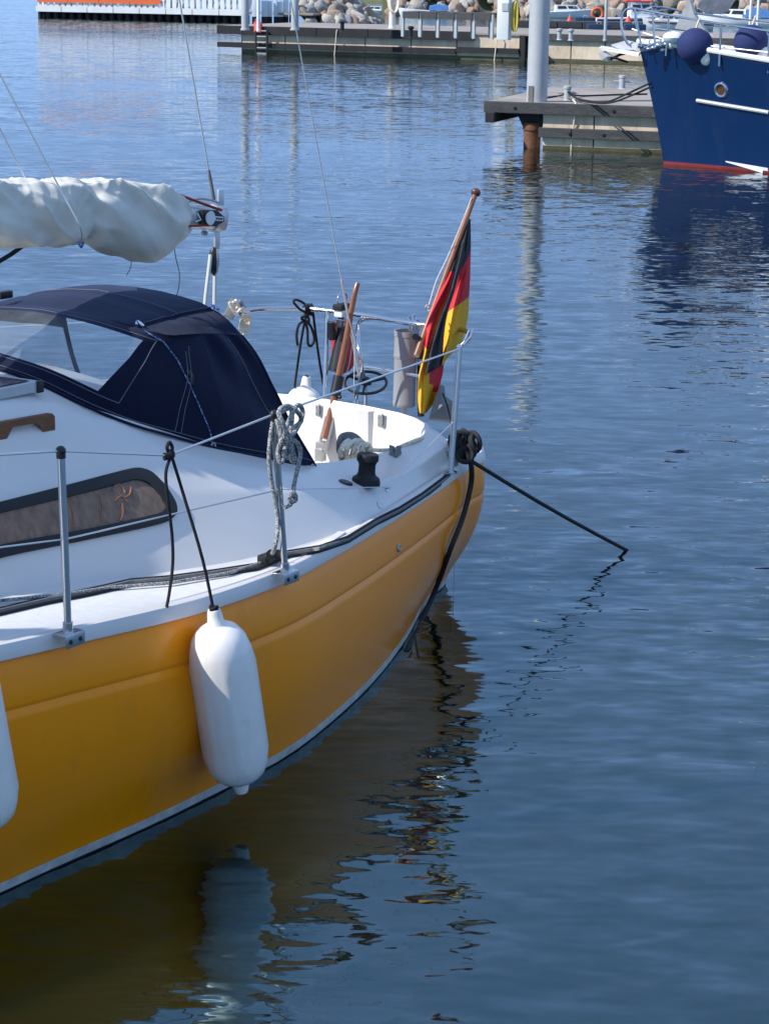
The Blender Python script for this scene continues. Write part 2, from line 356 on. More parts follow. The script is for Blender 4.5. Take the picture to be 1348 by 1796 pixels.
# water
WAVES = [(0.6, 1.5, 0.9, .045, 1.0, 0.3, .1), (0.5, 1.4, 3.0, .13, 1.0, 0.5, -.08), (0.5, 1.4, 6.5, .22, 1.5, 0.7, .12), (0.45, 1.4, 15.0, .19, 2.0, 0.4, -.1)]
def water_mat():
    m = bpy.data.materials.new('harbour_water'); m.use_nodes = True; n = m.node_tree; b = n.nodes['Principled BSDF']
    b.inputs['Base Color'].default_value = (0.010, 0.010, 0.004, 1)
    b.inputs['Roughness'].default_value = 0.03; b.inputs['IOR'].default_value = 2.15; b.inputs['Specular Tint'].default_value = (0.33, 0.84, 1.0, 1)
    b.inputs['Subsurface Weight'].default_value = 1.0; b.inputs['Subsurface Radius'].default_value = (1.2, 1.5, 1.6); b.inputs['Subsurface Scale'].default_value = 1.0
    tc = n.nodes.new('ShaderNodeTexCoord')
    def math_(op, x, y):
        q = n.nodes.new('ShaderNodeMath'); q.operation = op
        for i, z in enumerate((x, y)):
            if isinstance(z, (int, float)): q.inputs[i].default_value = z
            else: n.links.new(z, q.inputs[i])
        return q.outputs[0]
    def vmath(op, x, y=None, sc=None):
        q = n.nodes.new('ShaderNodeVectorMath'); q.operation = op
        n.links.new(x, q.inputs[0])
        if y is not None:
            if isinstance(y, tuple): q.inputs[1].default_value = y
            else: n.links.new(y, q.inputs[1])
        if sc is not None:
            if isinstance(sc, (int, float)): q.inputs['Scale'].default_value = sc
            else: n.links.new(sc, q.inputs['Scale'])
        return q.outputs[0]
    # slope of the ripples as a sum of drifting noise fields (metres)
    total = None
    for sx, sy, sc, amp, det, dist, rot in WAVES:
        mp = n.nodes.new('ShaderNodeMapping'); mp.inputs['Scale'].default_value = (sx, sy, 1); mp.inputs['Rotation'].default_value = (0, 0, rot)
        n.links.new(tc.outputs['Object'], mp.inputs[0])
        t = n.nodes.new('ShaderNodeTexNoise'); t.inputs['Scale'].default_value = sc; t.inputs['Detail'].default_value = det
        t.inputs['Roughness'].default_value = 0.5; t.inputs['Distortion'].default_value = dist
        n.links.new(mp.outputs[0], t.inputs['Vector'])
        v = vmath('SUBTRACT', t.outputs['Color'], (0.5, 0.5, 0.5)); v = vmath('MULTIPLY', v, (amp*.6, amp, 0))
        total = v if total is None else vmath('ADD', total, v)
    # gusts: patches of calmer and rougher water
    mp = n.nodes.new('ShaderNodeMapping'); mp.inputs['Scale'].default_value = (0.35, 1.0, 1)
    n.links.new(tc.outputs['Object'], mp.inputs[0])
    t = n.nodes.new('ShaderNodeTexNoise'); t.inputs['Scale'].default_value = 0.16; t.inputs['Detail'].default_value = 3
    n.links.new(mp.outputs[0], t.inputs['Vector'])
    mr = n.nodes.new('ShaderNodeMapRange'); mr.inputs[1].default_value = .32; mr.inputs[2].default_value = .68; mr.inputs[3].default_value = .5; mr.inputs[4].default_value = 1.5
    n.links.new(t.outputs['Fac'], mr.inputs[0])
    sp_ = n.nodes.new('ShaderNodeSeparateXYZ'); n.links.new(tc.outputs['Object'], sp_.inputs[0])
    cr = n.nodes.new('ShaderNodeFloatCurve'); cr.inputs['Factor'].default_value = 1
    my = n.nodes.new('ShaderNodeMapRange'); my.inputs[1].default_value = 0; my.inputs[2].default_value = 100; n.links.new(sp_.outputs[1], my.inputs[0])
    c_ = cr.mapping.curves[0]; c_.points[0].location = (0, .62); c_.points[1].location = (1, .62)
    for px_, v_ in ((.08, .60), (.13, .40), (.33, .36), (.6, .54)): c_.points.new(px_, v_)
    cr.mapping.update(); n.links.new(my.outputs[0], cr.inputs['Value'])
    k2 = math_('MULTIPLY', cr.outputs[0], 2.0)
    total = vmath('SCALE', total, sc=mr.outputs[0]); total = vmath('SCALE', total, sc=k2)
    nrm = vmath('NORMALIZE', vmath('ADD', total, (0, 0, 1)))
    n.links.new(nrm, b.inputs['Normal'])
    return m
M['water'] = water_mat()
# ------------------------------------------------------------------ water
wb = MB(); n = 24; S_ = 3000.0
xs = [-S_ + 2*S_*i/n for i in range(n+1)]
wb.loft([[(x, y, 0) for x in xs] for y in xs])
water = wb.build('water', M['water'], smooth=0); water['kind'] = 'structure'
sb = MB(); sb.loft([[(x, y, -4.0) for x in (-S_, S_)] for y in (-S_, S_)])
seabed = sb.build('seabed', M['shore'], smooth=0); seabed['kind'] = 'structure'

# ================================================================== YACHT
yacht = thing('sailing_yacht', 'orange hulled sailing yacht with white deck moored stern outwards in the foreground', 'sailboat', U(-3.5, 0, 0))
# gunwale: half beam B, sheer height S, keel depth K along the length
G = table([(-7.8, 0.02, 1.46), (-7.4, .27, 1.42), (-6.7, .62, 1.345), (-5.8, .93, 1.25), (-5.0, 1.12, 1.185), (-4.3, 1.215, 1.12), (-3.92, 1.248, 1.085), (-3.6, 1.25, 1.055),
           (-2.93, 1.255, 1.0), (-2.41, 1.195, .967), (-1.86, 1.06, .937), (-1.23, .90, .918), (-.75, .775, .91), (-.4, .68, .908), (-.2, .628, .905)])
KEEL = table([(-7.8, 1.2), (-7.4, .25), (-6.9, -.12), (-6.2, -.3), (-5, -.42), (-3.5, -.46), (-2.85, -.49), (-2.2, -.62), (-1.84, -.70), (-1.3, -.66), (-.84, -.51), (-.43, -.35), (0, -.08)])
WR = table([(-7.8, .05), (-7.4, .62), (-6.7, .76), (-5.8, .85), (-5, .89), (-4.3, .905), (-3.83, .915), (-3.31, .93), (-2.73, .95), (-2.38, .98), (-1.87, 1.0), (-1.45, .985), (-1.08, .94), (-.81, .885), (-.53, .80), (-.2, .72), (0, .68)])
ZW = ZS + .06
def hullpt(u, z, scale=1.0):
    B, S = G(u); r = WR(u)[0]; B *= scale
    t = (S - z) / (S - ZW)
    if t <= 1.0: return B * (1 + .045*math.sin(math.pi*t)*(1 if u > -6 else 0) - (1 - r) * t ** 2.0)
    k = KEEL(u)[0]; w = min(1.0, (ZW - z) / max(.05, ZW - k))
    return B * r * max(0.0, 1 - w ** 1.6) ** .7
ST = [(-7.8 + 0.15*i, 1.0) for i in range(0, 51)] + [(-.2, 1.0), (-.12, .985), (-.06, .95), (-.02, .90), (0.0, .83), (.012, .72)]
def hull_rows(side):
    rows = []
    for u, sc in ST:
        B, S = G(u); k = KEEL(u)[0]
        ds = [0, .02, .06, .10, .140, .150, .157, .166, .174, .19]
        zs = [S - d for d in ds] + list(np.linspace(S - .19, ZS + .042, 9)[1:]) + [ZS + .006, ZS, ZS - .06, ZS - .15, ZS - .28, ZS - .45, k]
        row = []
        for i, z in enumerate(zs):
            zc = max(z, k)
            v = hullpt(u, zc, sc)
            if i in (6,): v -= .006
            if i in (5, 7): v -= .002 if i == 5 else .004
            if i in (0,): v -= .004
            uu = u
            row.append(U(uu, side * max(v, 0.0), zc))
        rows.append(row)
    return rows
hb = MB()
NROW = 10 + 8 + 7
for side in (1, -1):
    rows = hull_rows(side); n = len(rows[0])
    for i in range(len(rows) - 1):
        for a, b_, mi in ((0, 18, 0), (17, 19, 1), (18, n, 2)):
            pass
    # split by height: orange, stripe, bottom
    for lo, hi, mi in ((0, 17, 0), (17, 18, 1), (18, n - 1, 2)):
        hb.mi = mi
        hb.loft([r[lo:hi + 1] for r in rows])
# transom cap
rp, rn = hull_rows(1)[-1], hull_rows(-1)[-1]
for lo, hi, mi in ((0, 17, 0), (17, 18, 1), (18, n - 1, 2)):
    hb.mi = mi
    hb.loft([rp[lo:hi + 1], [U(.03, 0, uvz(q)[2]) for q in rp[lo:hi + 1]], rn[lo:hi + 1]])
hull = hb.build('hull', [M['orange'], M['stripe'], M['antifoul']], yacht, smooth=35)
# white gunwale band
gb = MB()
def rim(side):
    rows = []
    for u, sc in ST:
        B, S = G(u); B = B * sc
        row = []
        for dv, dz in ((.002, -.004), (.009, .000), (.009, .005), (.003, .042), (.000, .048), (-.005, .050), (-.020, .050), (-.025, .047), (-.030, .034), (-.046, .024)):
            uu = u + (dv * .8 if u > -.13 else 0)
            row.append(U(uu, side * max(.001, B + dv), S + dz))
        rows.append(row)
    return rows
gp, gn = rim(1), rim(-1)
gb.loft(gp); gb.loft(gn)
gb.loft([gp[-1], gn[-1]])
gun = gb.build('gunwale', M['white'], yacht, smooth=32)
BVG = bvh_of(gun)
# --- superstructure stations
A_ = table([(-6.6, .30, 1.35), (-6.2, .46, 1.30), (-5, .62, 1.205), (-4.2, .70, 1.14), (-3.44, .79, 1.085), (-2.99, .88, 1.045), (-2.35, 1.0, 1.0), (-1.77, .975, .97), (-1.12, .83, .952), (-.62, .70, .945)])
M_ = table([(-6.6, .24, 1.40), (-6.2, .40, 1.38), (-5, .54, 1.36), (-4.2, .60, 1.36), (-3.44, .67, 1.335), (-2.8, .74, 1.29), (-2.2, .80, 1.205), (-1.87, .83, 1.14), (-1.56, .83, 1.09), (-1.2, .795, 1.045), (-.9, .74, 1.03), (-.62, .675, 1.035)])
C_ = table([(-6.6, .18, 1.44), (-6.2, .34, 1.47), (-5, .44, 1.56), (-4.2, .49, 1.585), (-3.44, .51, 1.58), (-2.9, .50, 1.56), (-2.55, .52, 1.50), (-2.3, .545, 1.405), (-1.95, .575, 1.29), (-1.4, .605, 1.125), (-1.12, .61, 1.095), (-.82, .605, 1.08), (-.62, .60, 1.085)])
D_ = table([(-6.6, 1.46), (-6.2, 1.54), (-5, 1.66), (-4.2, 1.70), (-3.4, 1.715), (-2.9, 1.70), (-2.6, 1.665), (-2.3, 1.60), (-2.0, 1.48), (-1.6, 1.34)])
def station(u):
    a, m_, c = A_(u), M_(u), C_(u)
    return [(u, *a), (u, *m_), (u, *c)]
us = [-6.6, -6.5, -6.35] + [-6.2 + .1*i for i in range(0, 56)] + [-.62]
PATH = [station(u) for u in us]
PATH += [[(-.50, .685, .945), (-.50, .655, 1.04), (-.52, .59, 1.105)],
         [(-.36, .64, .948), (-.40, .61, 1.055), (-.465, .545, 1.13)],
         [(-.26, .54, .955), (-.345, .53, 1.07), (-.445, .47, 1.148)],
         [(-.21, .40, .962), (-.33, .40, 1.085), (-.438, .38, 1.158)],
         [(-.20, .2, .968), (-.325, .2, 1.095), (-.435, .2, 1.165)],
         [(-.20, 0, .97), (-.325, 0, 1.10), (-.435, 0, 1.168)]]
def strip_row(st, side):
    pts = [Vector(p) for p in st]; a, m_, c = pts
    out = [a + (a - m_).normalized() * 0.0 + Vector((0, .03, -.004)) if False else a]
    k1 = [a.lerp(m_, t) for t in (.06, .25, .5, .75, .93)]
    k2 = [m_.lerp(c, t) for t in (.06, .25, .5, .75, .94)]
    seq = [a] + k1 + [m_] + k2 + [c]
    # ease the knee at m
    seq[6] = (seq[5] + seq[7]) * .5 * .25 + seq[6] * .75
    return [U(p.x, side * p.y, p.z) for p in seq]
cb = MB()
for side in (1, -1):
    cb.loft([strip_row(s, side) for s in PATH])
def roof_row(u):
    c = C_(u); d = D_(u)[0]; h = d - c[1]
    prof = [(1, 0), (.955, .20), (.88, .40), (.74, .62), (.5, .83), (.25, .96), (0, 1)]
    if u > -2.85:
        f = min(1, (u + 2.85)/.3); p2 = [(1, 0), (.93, .08), (.84, .20), (.70, .42), (.5, .74), (.25, .94), (0, 1)]
        prof = [(a[0]+(b_[0]-a[0])*f, a[1]+(b_[1]-a[1])*f) for a, b_ in zip(prof, p2)]
    half = [(c[0] * a, c[1] + h * b_) for a, b_ in prof]
    return [U(u, v, z) for v, z in half] + [U(u, -v, z) for v, z in half[::-1][1:]]
ru = [u for u in us if u <= -1.58]
cb.loft([roof_row(u) for u in ru])
cb.add(roof_row(ru[-1]) + [U(ru[-1], -.5, .55), U(ru[-1], .5, .55)], [list(range(len(roof_row(ru[-1])) + 2))])
fr = strip_row(PATH[0], 1) + roof_row(us[0])[1:-1] + strip_row(PATH[0], -1)[::-1]
cb.add(fr, [list(range(len(fr)))])
coach = cb.build('coachroof', M['white'], yacht, smooth=38)
BV = bvh_of(coach)
# side decks
db = MB()
def gun_inner(st):
    u = st[0][0]
    if u < -.55:
        B, S = G(u); return (u, B - .030, S + .036)
    tbl = {-.50: (-.50, .665, .943), -.36: (-.32, .615, .943), -.26: (-.15, .56, .943), -.21: (-.065, .40, .943), -.20: None}
    if u == -.20: return (-.04, st[0][1], .943)
    return tbl[u]
for side in (1, -1):
    rows = []
    for s in PATH:
        g = gun_inner(s); a = s[0]
        rows.append([U(g[0], side*g[1], g[2])] + [U(g[0]+(a[0]-g[0])*t, side*(g[1]+(a[1]-g[1])*t), g[2]+(a[2]-g[2])*t + dz) for t, dz in ((.10, 0), (.115, .004), (.5, .004), (.84, .004), (.855, 0), (.94, 0))] + [U(a[0], side*(a[1]-.015), a[2]+.012)])
    for lo, hi, mi in ((0, 2, 1), (2, 4, 0), (4, 7, 1)):
        db.mi = mi; db.loft([r[lo:hi+1] for r in rows])
    db.mi = 0
# foredeck
fd = []
for u in [-7.75, -7.5, -7.2, -6.9, -6.6]:
    B, S = G(u); fd.append([U(u, v*(B-.03), S+.034+.02*(1-v*v)) for v in (-1, -.5, 0, .5, 1)])
db.loft(fd)
deck = db.build('side_deck', [M['nonskid'], M['white']], yacht, smooth=35)
BVD = bvh_of(deck)
# cockpit well (seat level, inner coaming and aft wall)
kb = MB()
rimpts = []
for s in PATH:
    if s[2][0] >= -1.62: rimpts.append(s[2])
ring = [(p[0], p[1], p[2]) for p in rimpts]
full = [U(*p) for p in ring] + [U(p[0], -p[1], p[2]) for p in ring[::-1][1:]]
lip, wall, bot = [], [], []
for p in full:
    u, v, z = uvz(p)
    c = Vector((-1.0, 0, 0)); d = Vector((u, v, 0)) - c; d.normalize()
    lip.append(p + (AX*(-d.x) + NV*(-d.y)) * .018 + Vector((0, 0, .006)))
    wall.append(p + (AX*(-d.x) + NV*(-d.y)) * .034 + Vector((0, 0, -.02)))
    q = p + (AX*(-d.x) + NV*(-d.y)) * .055; bot.append(Vector((q.x, q.y, .80 - ZS)))
mid = [Vector((a.x*.25+b_.x*.75, a.y*.25+b_.y*.75, .81 - ZS)) for a, b_ in zip(wall, bot)]
bot2 = [b_ + (U(-1.0, 0, .78) - b_) * .05 for b_ in bot]
kb.loft([full, lip, wall, mid, bot2])
kb.add(bot2 + [U(-1.62, 0, .78)], [list(range(len(bot2) + 1))])
# bump of the rudder trunk on the aft wall
rt = []
for z in (.80, .95, 1.08, 1.155):
    w = .055 - .02 * (z - .8)
    rt.append([U(-.49, v, z) if abs(v - .20) < w*.7 else U(-.46, v, z) for v in (.20-w, .20-w*.65, .20, .20+w*.65, .20+w)])
kb.loft(rt); kb.add(rt[-1], [[0, 1, 2, 3, 4]])
cockpit = kb.build('cockpit', M['white'], yacht, smooth=40)
BVC = bvh_of(cockpit)
BVH_ = bvh_of(hull)

# --- cabin window: black rubber frame, tinted pane, seen curtain print
wout = [(-60, 1000), (-60, 896), (0, 882), (120, 852), (215, 827), (240, 822), (264, 829), (290, 856), (307, 884), (309, 903), (292, 918), (140, 950), (0, 978)]
def shrink(poly, f):
    cx = sum(p[0] for p in poly)/len(poly); cy = sum(p[1] for p in poly)/len(poly)
    return [(cx+(p[0]-cx)*f[0], cy+(p[1]-cy)*f[1]) for p in poly]
win_in = [(-60, 976), (-60, 914), (0, 901), (120, 873), (205, 851), (236, 842), (258, 848), (278, 868), (288, 886), (288, 897), (274, 904), (140, 932), (0, 955)]
def dense(poly, k=6):
    out = []
    for i in range(len(poly)):
        a, b_ = poly[i], poly[(i+1) % len(poly)]
        for j in range(k): out.append((a[0]+(b_[0]-a[0])*j/k, a[1]+(b_[1]-a[1])*j/k))
    for _ in range(5):
        out = [((out[i-1][0]+2*out[i][0]+out[(i+1) % len(out)][0])/4, (out[i-1][1]+2*out[i][1]+out[(i+1) % len(out)][1])/4) for i in range(len(out))]
    return out
def frame_on(bv, po, pi_, h, depth=.02):
    o = [on_n(bv, *p) for p in dense(po)]; i_ = [on_n(bv, *p) for p in dense(pi_)]
    rows = [[p - n_*depth*.3 for p, n_ in o], [p + n_*h for p, n_ in o], [(p+n_*h*1.25) for p, n_ in [((a[0]+b_[0])*.5, a[1]) for a, b_ in zip(o, i_)]],
            [p + n_*h for p, n_ in i_], [p + n_*.002 for p, n_ in i_]]
    return [list(r) for r in rows], i_
rows, inn = frame_on(BV, wout, win_in, .012)
wf = MB(); wf.loft([r + [r[0]] for r in rows]); wframe = wf.build('window_frame', M['rubber'], yacht, smooth=60)
wp = MB(); cen = sum((p for p, n_ in inn), Vector()) / len(inn)
# triangulate as strips between upper and lower edge for a curved pane
cols = 24; rws = 6
def inside_pt(s, t):
    top = [(-60, 914), (0, 901), (120, 873), (205, 851), (236, 842), (258, 848), (278, 868), (288, 888)]
    bt = [(-60, 976), (0, 955), (140, 932), (200, 919.5), (240, 911), (274, 904), (284, 899), (288, 892)]
    def along(pl, s):
        i = min(len(pl)-2, int(s*(len(pl)-1))); f = s*(len(pl)-1)-i
        return (pl[i][0]+(pl[i+1][0]-pl[i][0])*f, pl[i][1]+(pl[i+1][1]-pl[i][1])*f)
    a, b_ = along(top, s), along(bt, s)
    return (a[0]+(b_[0]-a[0])*t, a[1]+(b_[1]-a[1])*t)
wp.loft([[on(BV, *inside_pt(s/cols, t/rws), .005) for t in range(rws+1)] for s in range(cols+1)])
pane = wp.build('window_pane', M['pane'], wframe, smooth=60)
# orange figured curtain motif behind the pane (lies just proud of the tint)
cu = MB()
for pts in ([(196, 862), (204, 850), (214, 858), (218, 866)], [(206, 866), (216, 874), (226, 868), (228, 856)], [(200, 880), (212, 872), (222, 882)], [(212, 884), (214, 900), (210, 915)], [(120, 880), (126, 900), (128, 920)], [(172, 868), (178, 890), (176, 916)]):
    cu.tube(smooth_path([on(BV, *p, .006) for p in pts], 5), .004, 6)
cu.build('curtain_print', M['curtain'], wframe)
# near-side only window visible; matching one to starboard
def mirror_of(o, name, mats, parent):
    off = world_loc(parent)
    me = o.data.copy(); 
    for v in me.vertices:
        w = v.co + world_loc(o); u_, v_, z_ = uvz(w); v.co = U(u_, -v_, z_) - off
    me.flip_normals(); ob = bpy.data.objects.new(name, me); COL.objects.link(ob); ob.parent = parent; return ob
wf2 = mirror_of(wframe, 'window_frame', None, yacht); mirror_of(pane, 'window_pane', None, wf2)

# --- stanchions and lifelines
def stanchion(base, top, r=.0125, plate=None):
    root = MB(); d = (top - base)
    root.tube([base, base + d*.06], .0165, 12); root.tube([base + d*.05, base + d*.97], r, 12)
    o = root.build('stanchion', M['steel'], yacht)
    cb_ = MB(); cb_.sphere(top, .0165, 12, 8, (1, 1, 1)); cb_.tube([top - d.normalized()*.022, top], .0145, 10); cb_.build('stanchion_cap', M['black'], o)
    pb = MB(); fw = plate
    n_ = NV
    c = base
    pb.box(c + Vector((0, 0, .001)), (.085, .05, .006), Matrix.Rotation(BA, 3, 'Z'), .001)
    pb.box(c + n_*.028 + Vector((0, 0, -.017)), (.085, .006, .04), Matrix.Rotation(BA, 3, 'Z'), .001)
    pb.build('base_bracket', M['steel'], o)
    bb = MB()
    for s in (-.022, .022): bb.lathe([(.008, 0), (.008, .003), (.004, .005)], align(c + n_*.030 + AX*s + Vector((0, 0, -.018)), n_), 8)
    bb.build('bolt', M['black'], o)
    return o
def gtop(u, side=1, dz=.053, dv=-.015):
    B, S = G(u); return U(u, side*(B+dv), S+dz)
S1b = pzb(120, 1110, G(-3.58)[1]+.055); S1t = pv(107, 791, uvz(S1b)[1] - .005)
S2b = pzb(500, 1003, G(-2.46)[1]+.055); S2t = pv(480, 727, uvz(S2b)[1] - .01)
stanchion(S1b, S1t); stanchion(S2b, S2t)
S3b = gtop(-4.9); S3t = S3b + Vector((0, 0, .60)); stanchion(S3b, S3t)
PSb = pzb(790, 828, .968); PSt = pv(805, 612, uvz(PSb)[1])
for u in (-4.9, -3.58, -2.46):
    b0 = gtop(u, -1); stanchion(b0, b0 + Vector((0, 0, .59)))
sag = pv(296, 799, (uvz(S1t)[1] + uvz(S2t)[1])/2)
def wire(name, pts, r):
    q = MB(); q.tube(pts, r, 6); return q.build(name, M['wire'], yacht)
wire('upper_lifeline', [gtop(-7.3, 1, .6), S3t, S1t], .0040); wire('upper_lifeline', [S1t, sag, S2t], .0040); wire('upper_lifeline', [S2t, PSt], .0040)
L1 = S1b.lerp(S1t, .52); L2 = S2b.lerp(S2t, .53); PE = on(BV, 677, 856, .012); L3 = S3b.lerp(S3t, .5)
PSm = PSb.lerp(PSt, .42)
wire('lower_lifeline', [L3, L1], .0030); wire('lower_lifeline', [L1, L2], .0030); wire('lower_lifeline', [L2, PE], .0020); wire('lower_lifeline', [PE, PSm], .0020)
# starboard lifelines
b0 = [gtop(u, -1) for u in (-4.9, -3.58, -2.46)]
for f in (1.0, .5): wire('upper_lifeline' if f == 1 else 'lower_lifeline', [b_ + Vector((0, 0, .585*f)) for b_ in b0] + [U(-.62, -.745, .968+.585*f*.93)], .003)
pe = MB(); p_, n_ = on_n(BV, 677, 858); pe.lathe([(.013, 0), (.013, .004), (.006, .006)], align(p_, n_), 10)
pe.tube([p_ + n_*.004 + (AX*.008)*a + n_*(.018*(1-a*a)) for a in (-1, -.6, 0, .6, 1)], .003, 6); pe.build('padeye', M['steel'], yacht)
fl = MB(); p_, n_ = on_n(BV, 665, 886); fl.lathe([(.016, -.002), (.016, .004), (.010, .007), (.002, .007)], align(p_, n_), 14); fl.build('deck_filler_cap', M['steel'], yacht)
fl = MB(); p_, n_ = on_n(BVH_, 698, 961); fl.lathe([(.017, -.002), (.017, .006), (.012, .009), (.009, .002)], align(p_, n_), 14); fl.build('skin_fitting', M['clearcast'], yacht)

# --- pushpit (stern rail)
RZ = 1.50
def rz(px, py, z=RZ): return pzb(px, py, z)
rail_pts = [pv(405, 549, -.735), rz(430, 545), rz(470, 541), rz(530, 541), rz(600, 548), rz(650, 555), rz(720, 567), rz(770, 573), rz(806, 578), rz(822, 584), rz(820, 596, 1.49), PSt + Vector((0, 0, .01))]
farb = U(-.62, -.745, .965)
rail = smooth_path([farb, farb + Vector((0, 0, .30)), U(-.52, -.745, 1.43)] + rail_pts[0:], 5)
pb = MB(); pb.tube(rail, .0125, 10); pb.build('stern_rail', M['steel'], yacht)
pb = MB(); pb.tube([PSb, PSt + Vector((0, 0, .01))], .0135, 12); pb.lathe([(.03, 0), (.03, .006), (.018, .01)], align(PSb - Vector((0, 0, .004)), (0, 0, 1)), 14); pb.build('rail_post', M['steel'], yacht)
mp1b = U(-.06, -.36, .955); mp1t = pu(573, 553, uvz(rz(573, 545))[0])
for (a, t) in ((U(*[uvz(pzb(568, 696, 1.12))[0]+.0, uvz(pzb(568, 696, 1.12))[1], .955]), rz(574, 546)),):
    q = MB(); q.tube([a, t], .0115, 10); q.build('rail_post', M['steel'], yacht)
r_top = rz(660, 556); r_bot = pzb(625, 690, 1.02)
q = MB(); q.tube(smooth_path([rz(668, 557), pzb(632, 562, 1.47), pzb(628, 600, 1.40), pzb(634, 650, 1.26), r_bot, Vector((r_bot.x, r_bot.y, .955 - ZS))], 4), .0105, 10); q.build('rail_post', M['steel'], yacht)
q = MB(); q.tube([pzb(634, 642, 1.26), pzb(700, 653, 1.26), pzb(752, 662, 1.26)], .0105, 10); q.build('mid_rail', M['steel'], yacht)
q = MB(); c1 = PSt; 
q.tube([PSt, pzb(822, 592, 1.53), pzb(828, 577, 1.56)], .006, 8); q.tube([pzb(812, 604, 1.5), pzb(822, 580, 1.56)], .005, 8); q.build('rail_hook', M['steel'], yacht)

# --- rigging: backstay, topping lift, wires, boom, mast
MASTU = -5.45
MT = U(MASTU, 0, 11.5)
q = MB(); q.lathe([(.065, 0), (.065, 9.8), (.05, 10.0)], Matrix.Translation(U(MASTU, 0, 1.66)), 16); q.build('mast', M['alu'], yacht)
bs1 = pv(510, 0, 0); bs2 = pv(604, 520, 0)
bs0 = bs2 + (bs2 - bs1) * ((bs2.z - 1.0) / (bs1.z - bs2.z)); bst = bs1 + (bs1 - bs2) * 3.4
q = MB(); q.tube([bs0, bst, MT], .003, 6); q.tube([bs2 + (bs1-bs2)*-.12, bs2 + (bs1-bs2)*.06], .006, 8); q.tube([bs0, bs0.lerp(bs2, .6)], .0055, 8); q.build('backstay', M['wire'], yacht)
BE = pv(384, 383, 0)                    # boom end
BF = U(MASTU + .08, 0, 2.62)
bd = (BE - BF).normalized()
tl0 = pv(375, 350, 0); tl1 = pv(366, 298, 0); tl2 = pv(315, 0, 0)
q = MB(); q.tube([tl1, tl2, tl2 + (tl2-tl1)*2.0, MT + Vector((0, 0, -.1))], .0034, 6); q.build('topping_lift', M['wire'], yacht)
q = MB(); q.tube([tl0, tl0.lerp(tl1, .5), tl1], lambda t: .008 if t < .7 else .006, 8); q.build('lift_strop', M['greyrope'], yacht)
for (x, y, vv) in ((-45, 182, 0), (-45, 118, .05)): pass
ovals = []
def boom_ring(c, a, b_, k=16):
    side = NV; up = Vector((0, 0, 1)); up = (up - bd*up.dot(bd)).normalized()
    out = []
    for i in range(k):
        t = 2*math.pi*i/k; ct, st_ = math.cos(t), math.sin(t)
        out.append(c + side*(a*math.copysign(abs(ct)**.7, ct)) + up*(b_*math.copysign(abs(st_)**.7, st_)))
    return out
q = MB(); q.loft([boom_ring(BF.lerp(BE, t), .034, .05) for t in (0, .5, .96, 1.0)], closed=True, cap=True)
boom = q.build('boom', M['alu'], yacht, smooth=50)
up = (Vector((0, 0, 1)) - bd*bd.z).normalized()
q = MB(); q.loft([boom_ring(BE - bd*.05, .040, .057), boom_ring(BE + bd*.012, .040, .057), boom_ring(BE + bd*.02, .034, .050)], closed=True, cap=True)
q.box(BE + up*.085 + bd*.0, (.035, .012, .075), Matrix.Rotation(BA, 3, 'Z'), .003)
q.box(BE - up*.085 - bd*.005, (.032, .012, .09), Matrix.Rotation(BA, 3, 'Z'), .003)
q.build('boom_end_fitting', M['alu'], boom)
# sheave box with white label, red outhaul
q = MB(); sc_ = BE - bd*.10 + NV*.036
q.prism([sc_ - bd*.075 + up*.03, sc_ + bd*.02 + up*.034, sc_ + bd*.075 + up*.008, sc_ + bd*.075 - up*.010, sc_ + bd*.02 - up*.034, sc_ - bd*.075 - up*.03], NV*.014)
q.build('sheave_box', M['black'], boom)
q = MB(); q.lathe([(.030, 0), (.024, .006), (.024, .012), (.030, .016)], align(sc_ - bd*.03 + NV*.008, NV), 16); q.build('sheave', M['whitepaint'], boom)
q = MB(); q.box(sc_ + bd*.035 + NV*.0155, (.058, .003, .018), Vector(bd).to_track_quat('X', 'Z').to_matrix(), 0); q.build('white_label', M['whitepaint'], boom)
q = MB()
for k in range(4): q.box(sc_ + bd*(.017+.012*k) + NV*.018, (.007, .002, .009), Vector(bd).to_track_quat('X', 'Z').to_matrix(), 0)
q.build('label_print', M['black'], boom)
q = MB(); q.tube([BE - bd*.30 + up*.085 + NV*.02, BE - bd*.16 + up*.055 + NV*.043, BE - bd*.05 + up*.036 + NV*.05], .006, 8); q.tube([BE - bd*.26 - up*.04 + NV*.045, BE - bd*.12 - up*.03 + NV*.05], .005, 8)
q.build('outhaul_line', mat('red_cord', (0.30, 0.035, 0.02), 0.8), boom)
q = MB(); q.tube(smooth_path([BE - bd*.25 + up*.05, BE - bd*.15 + up*.075, BE - bd*.05 + up*.072, BE + up*.06], 4), .006, 8); q.lathe([(.012, 0), (.016, .012), (.010, .02)], align(BE - bd*.09 - up*.075, up), 10)
q.build('reefing_fitting', M['clearcast'], boom)
q = MB(); q.tube([BE - bd*.20 + NV*.044 + up*.015, BE - bd*.19 + NV*.055 - up*.01, BE - bd*.22 + NV*.05 - up*.02], .004, 6); q.build('boom_hook', M['steel'], boom)
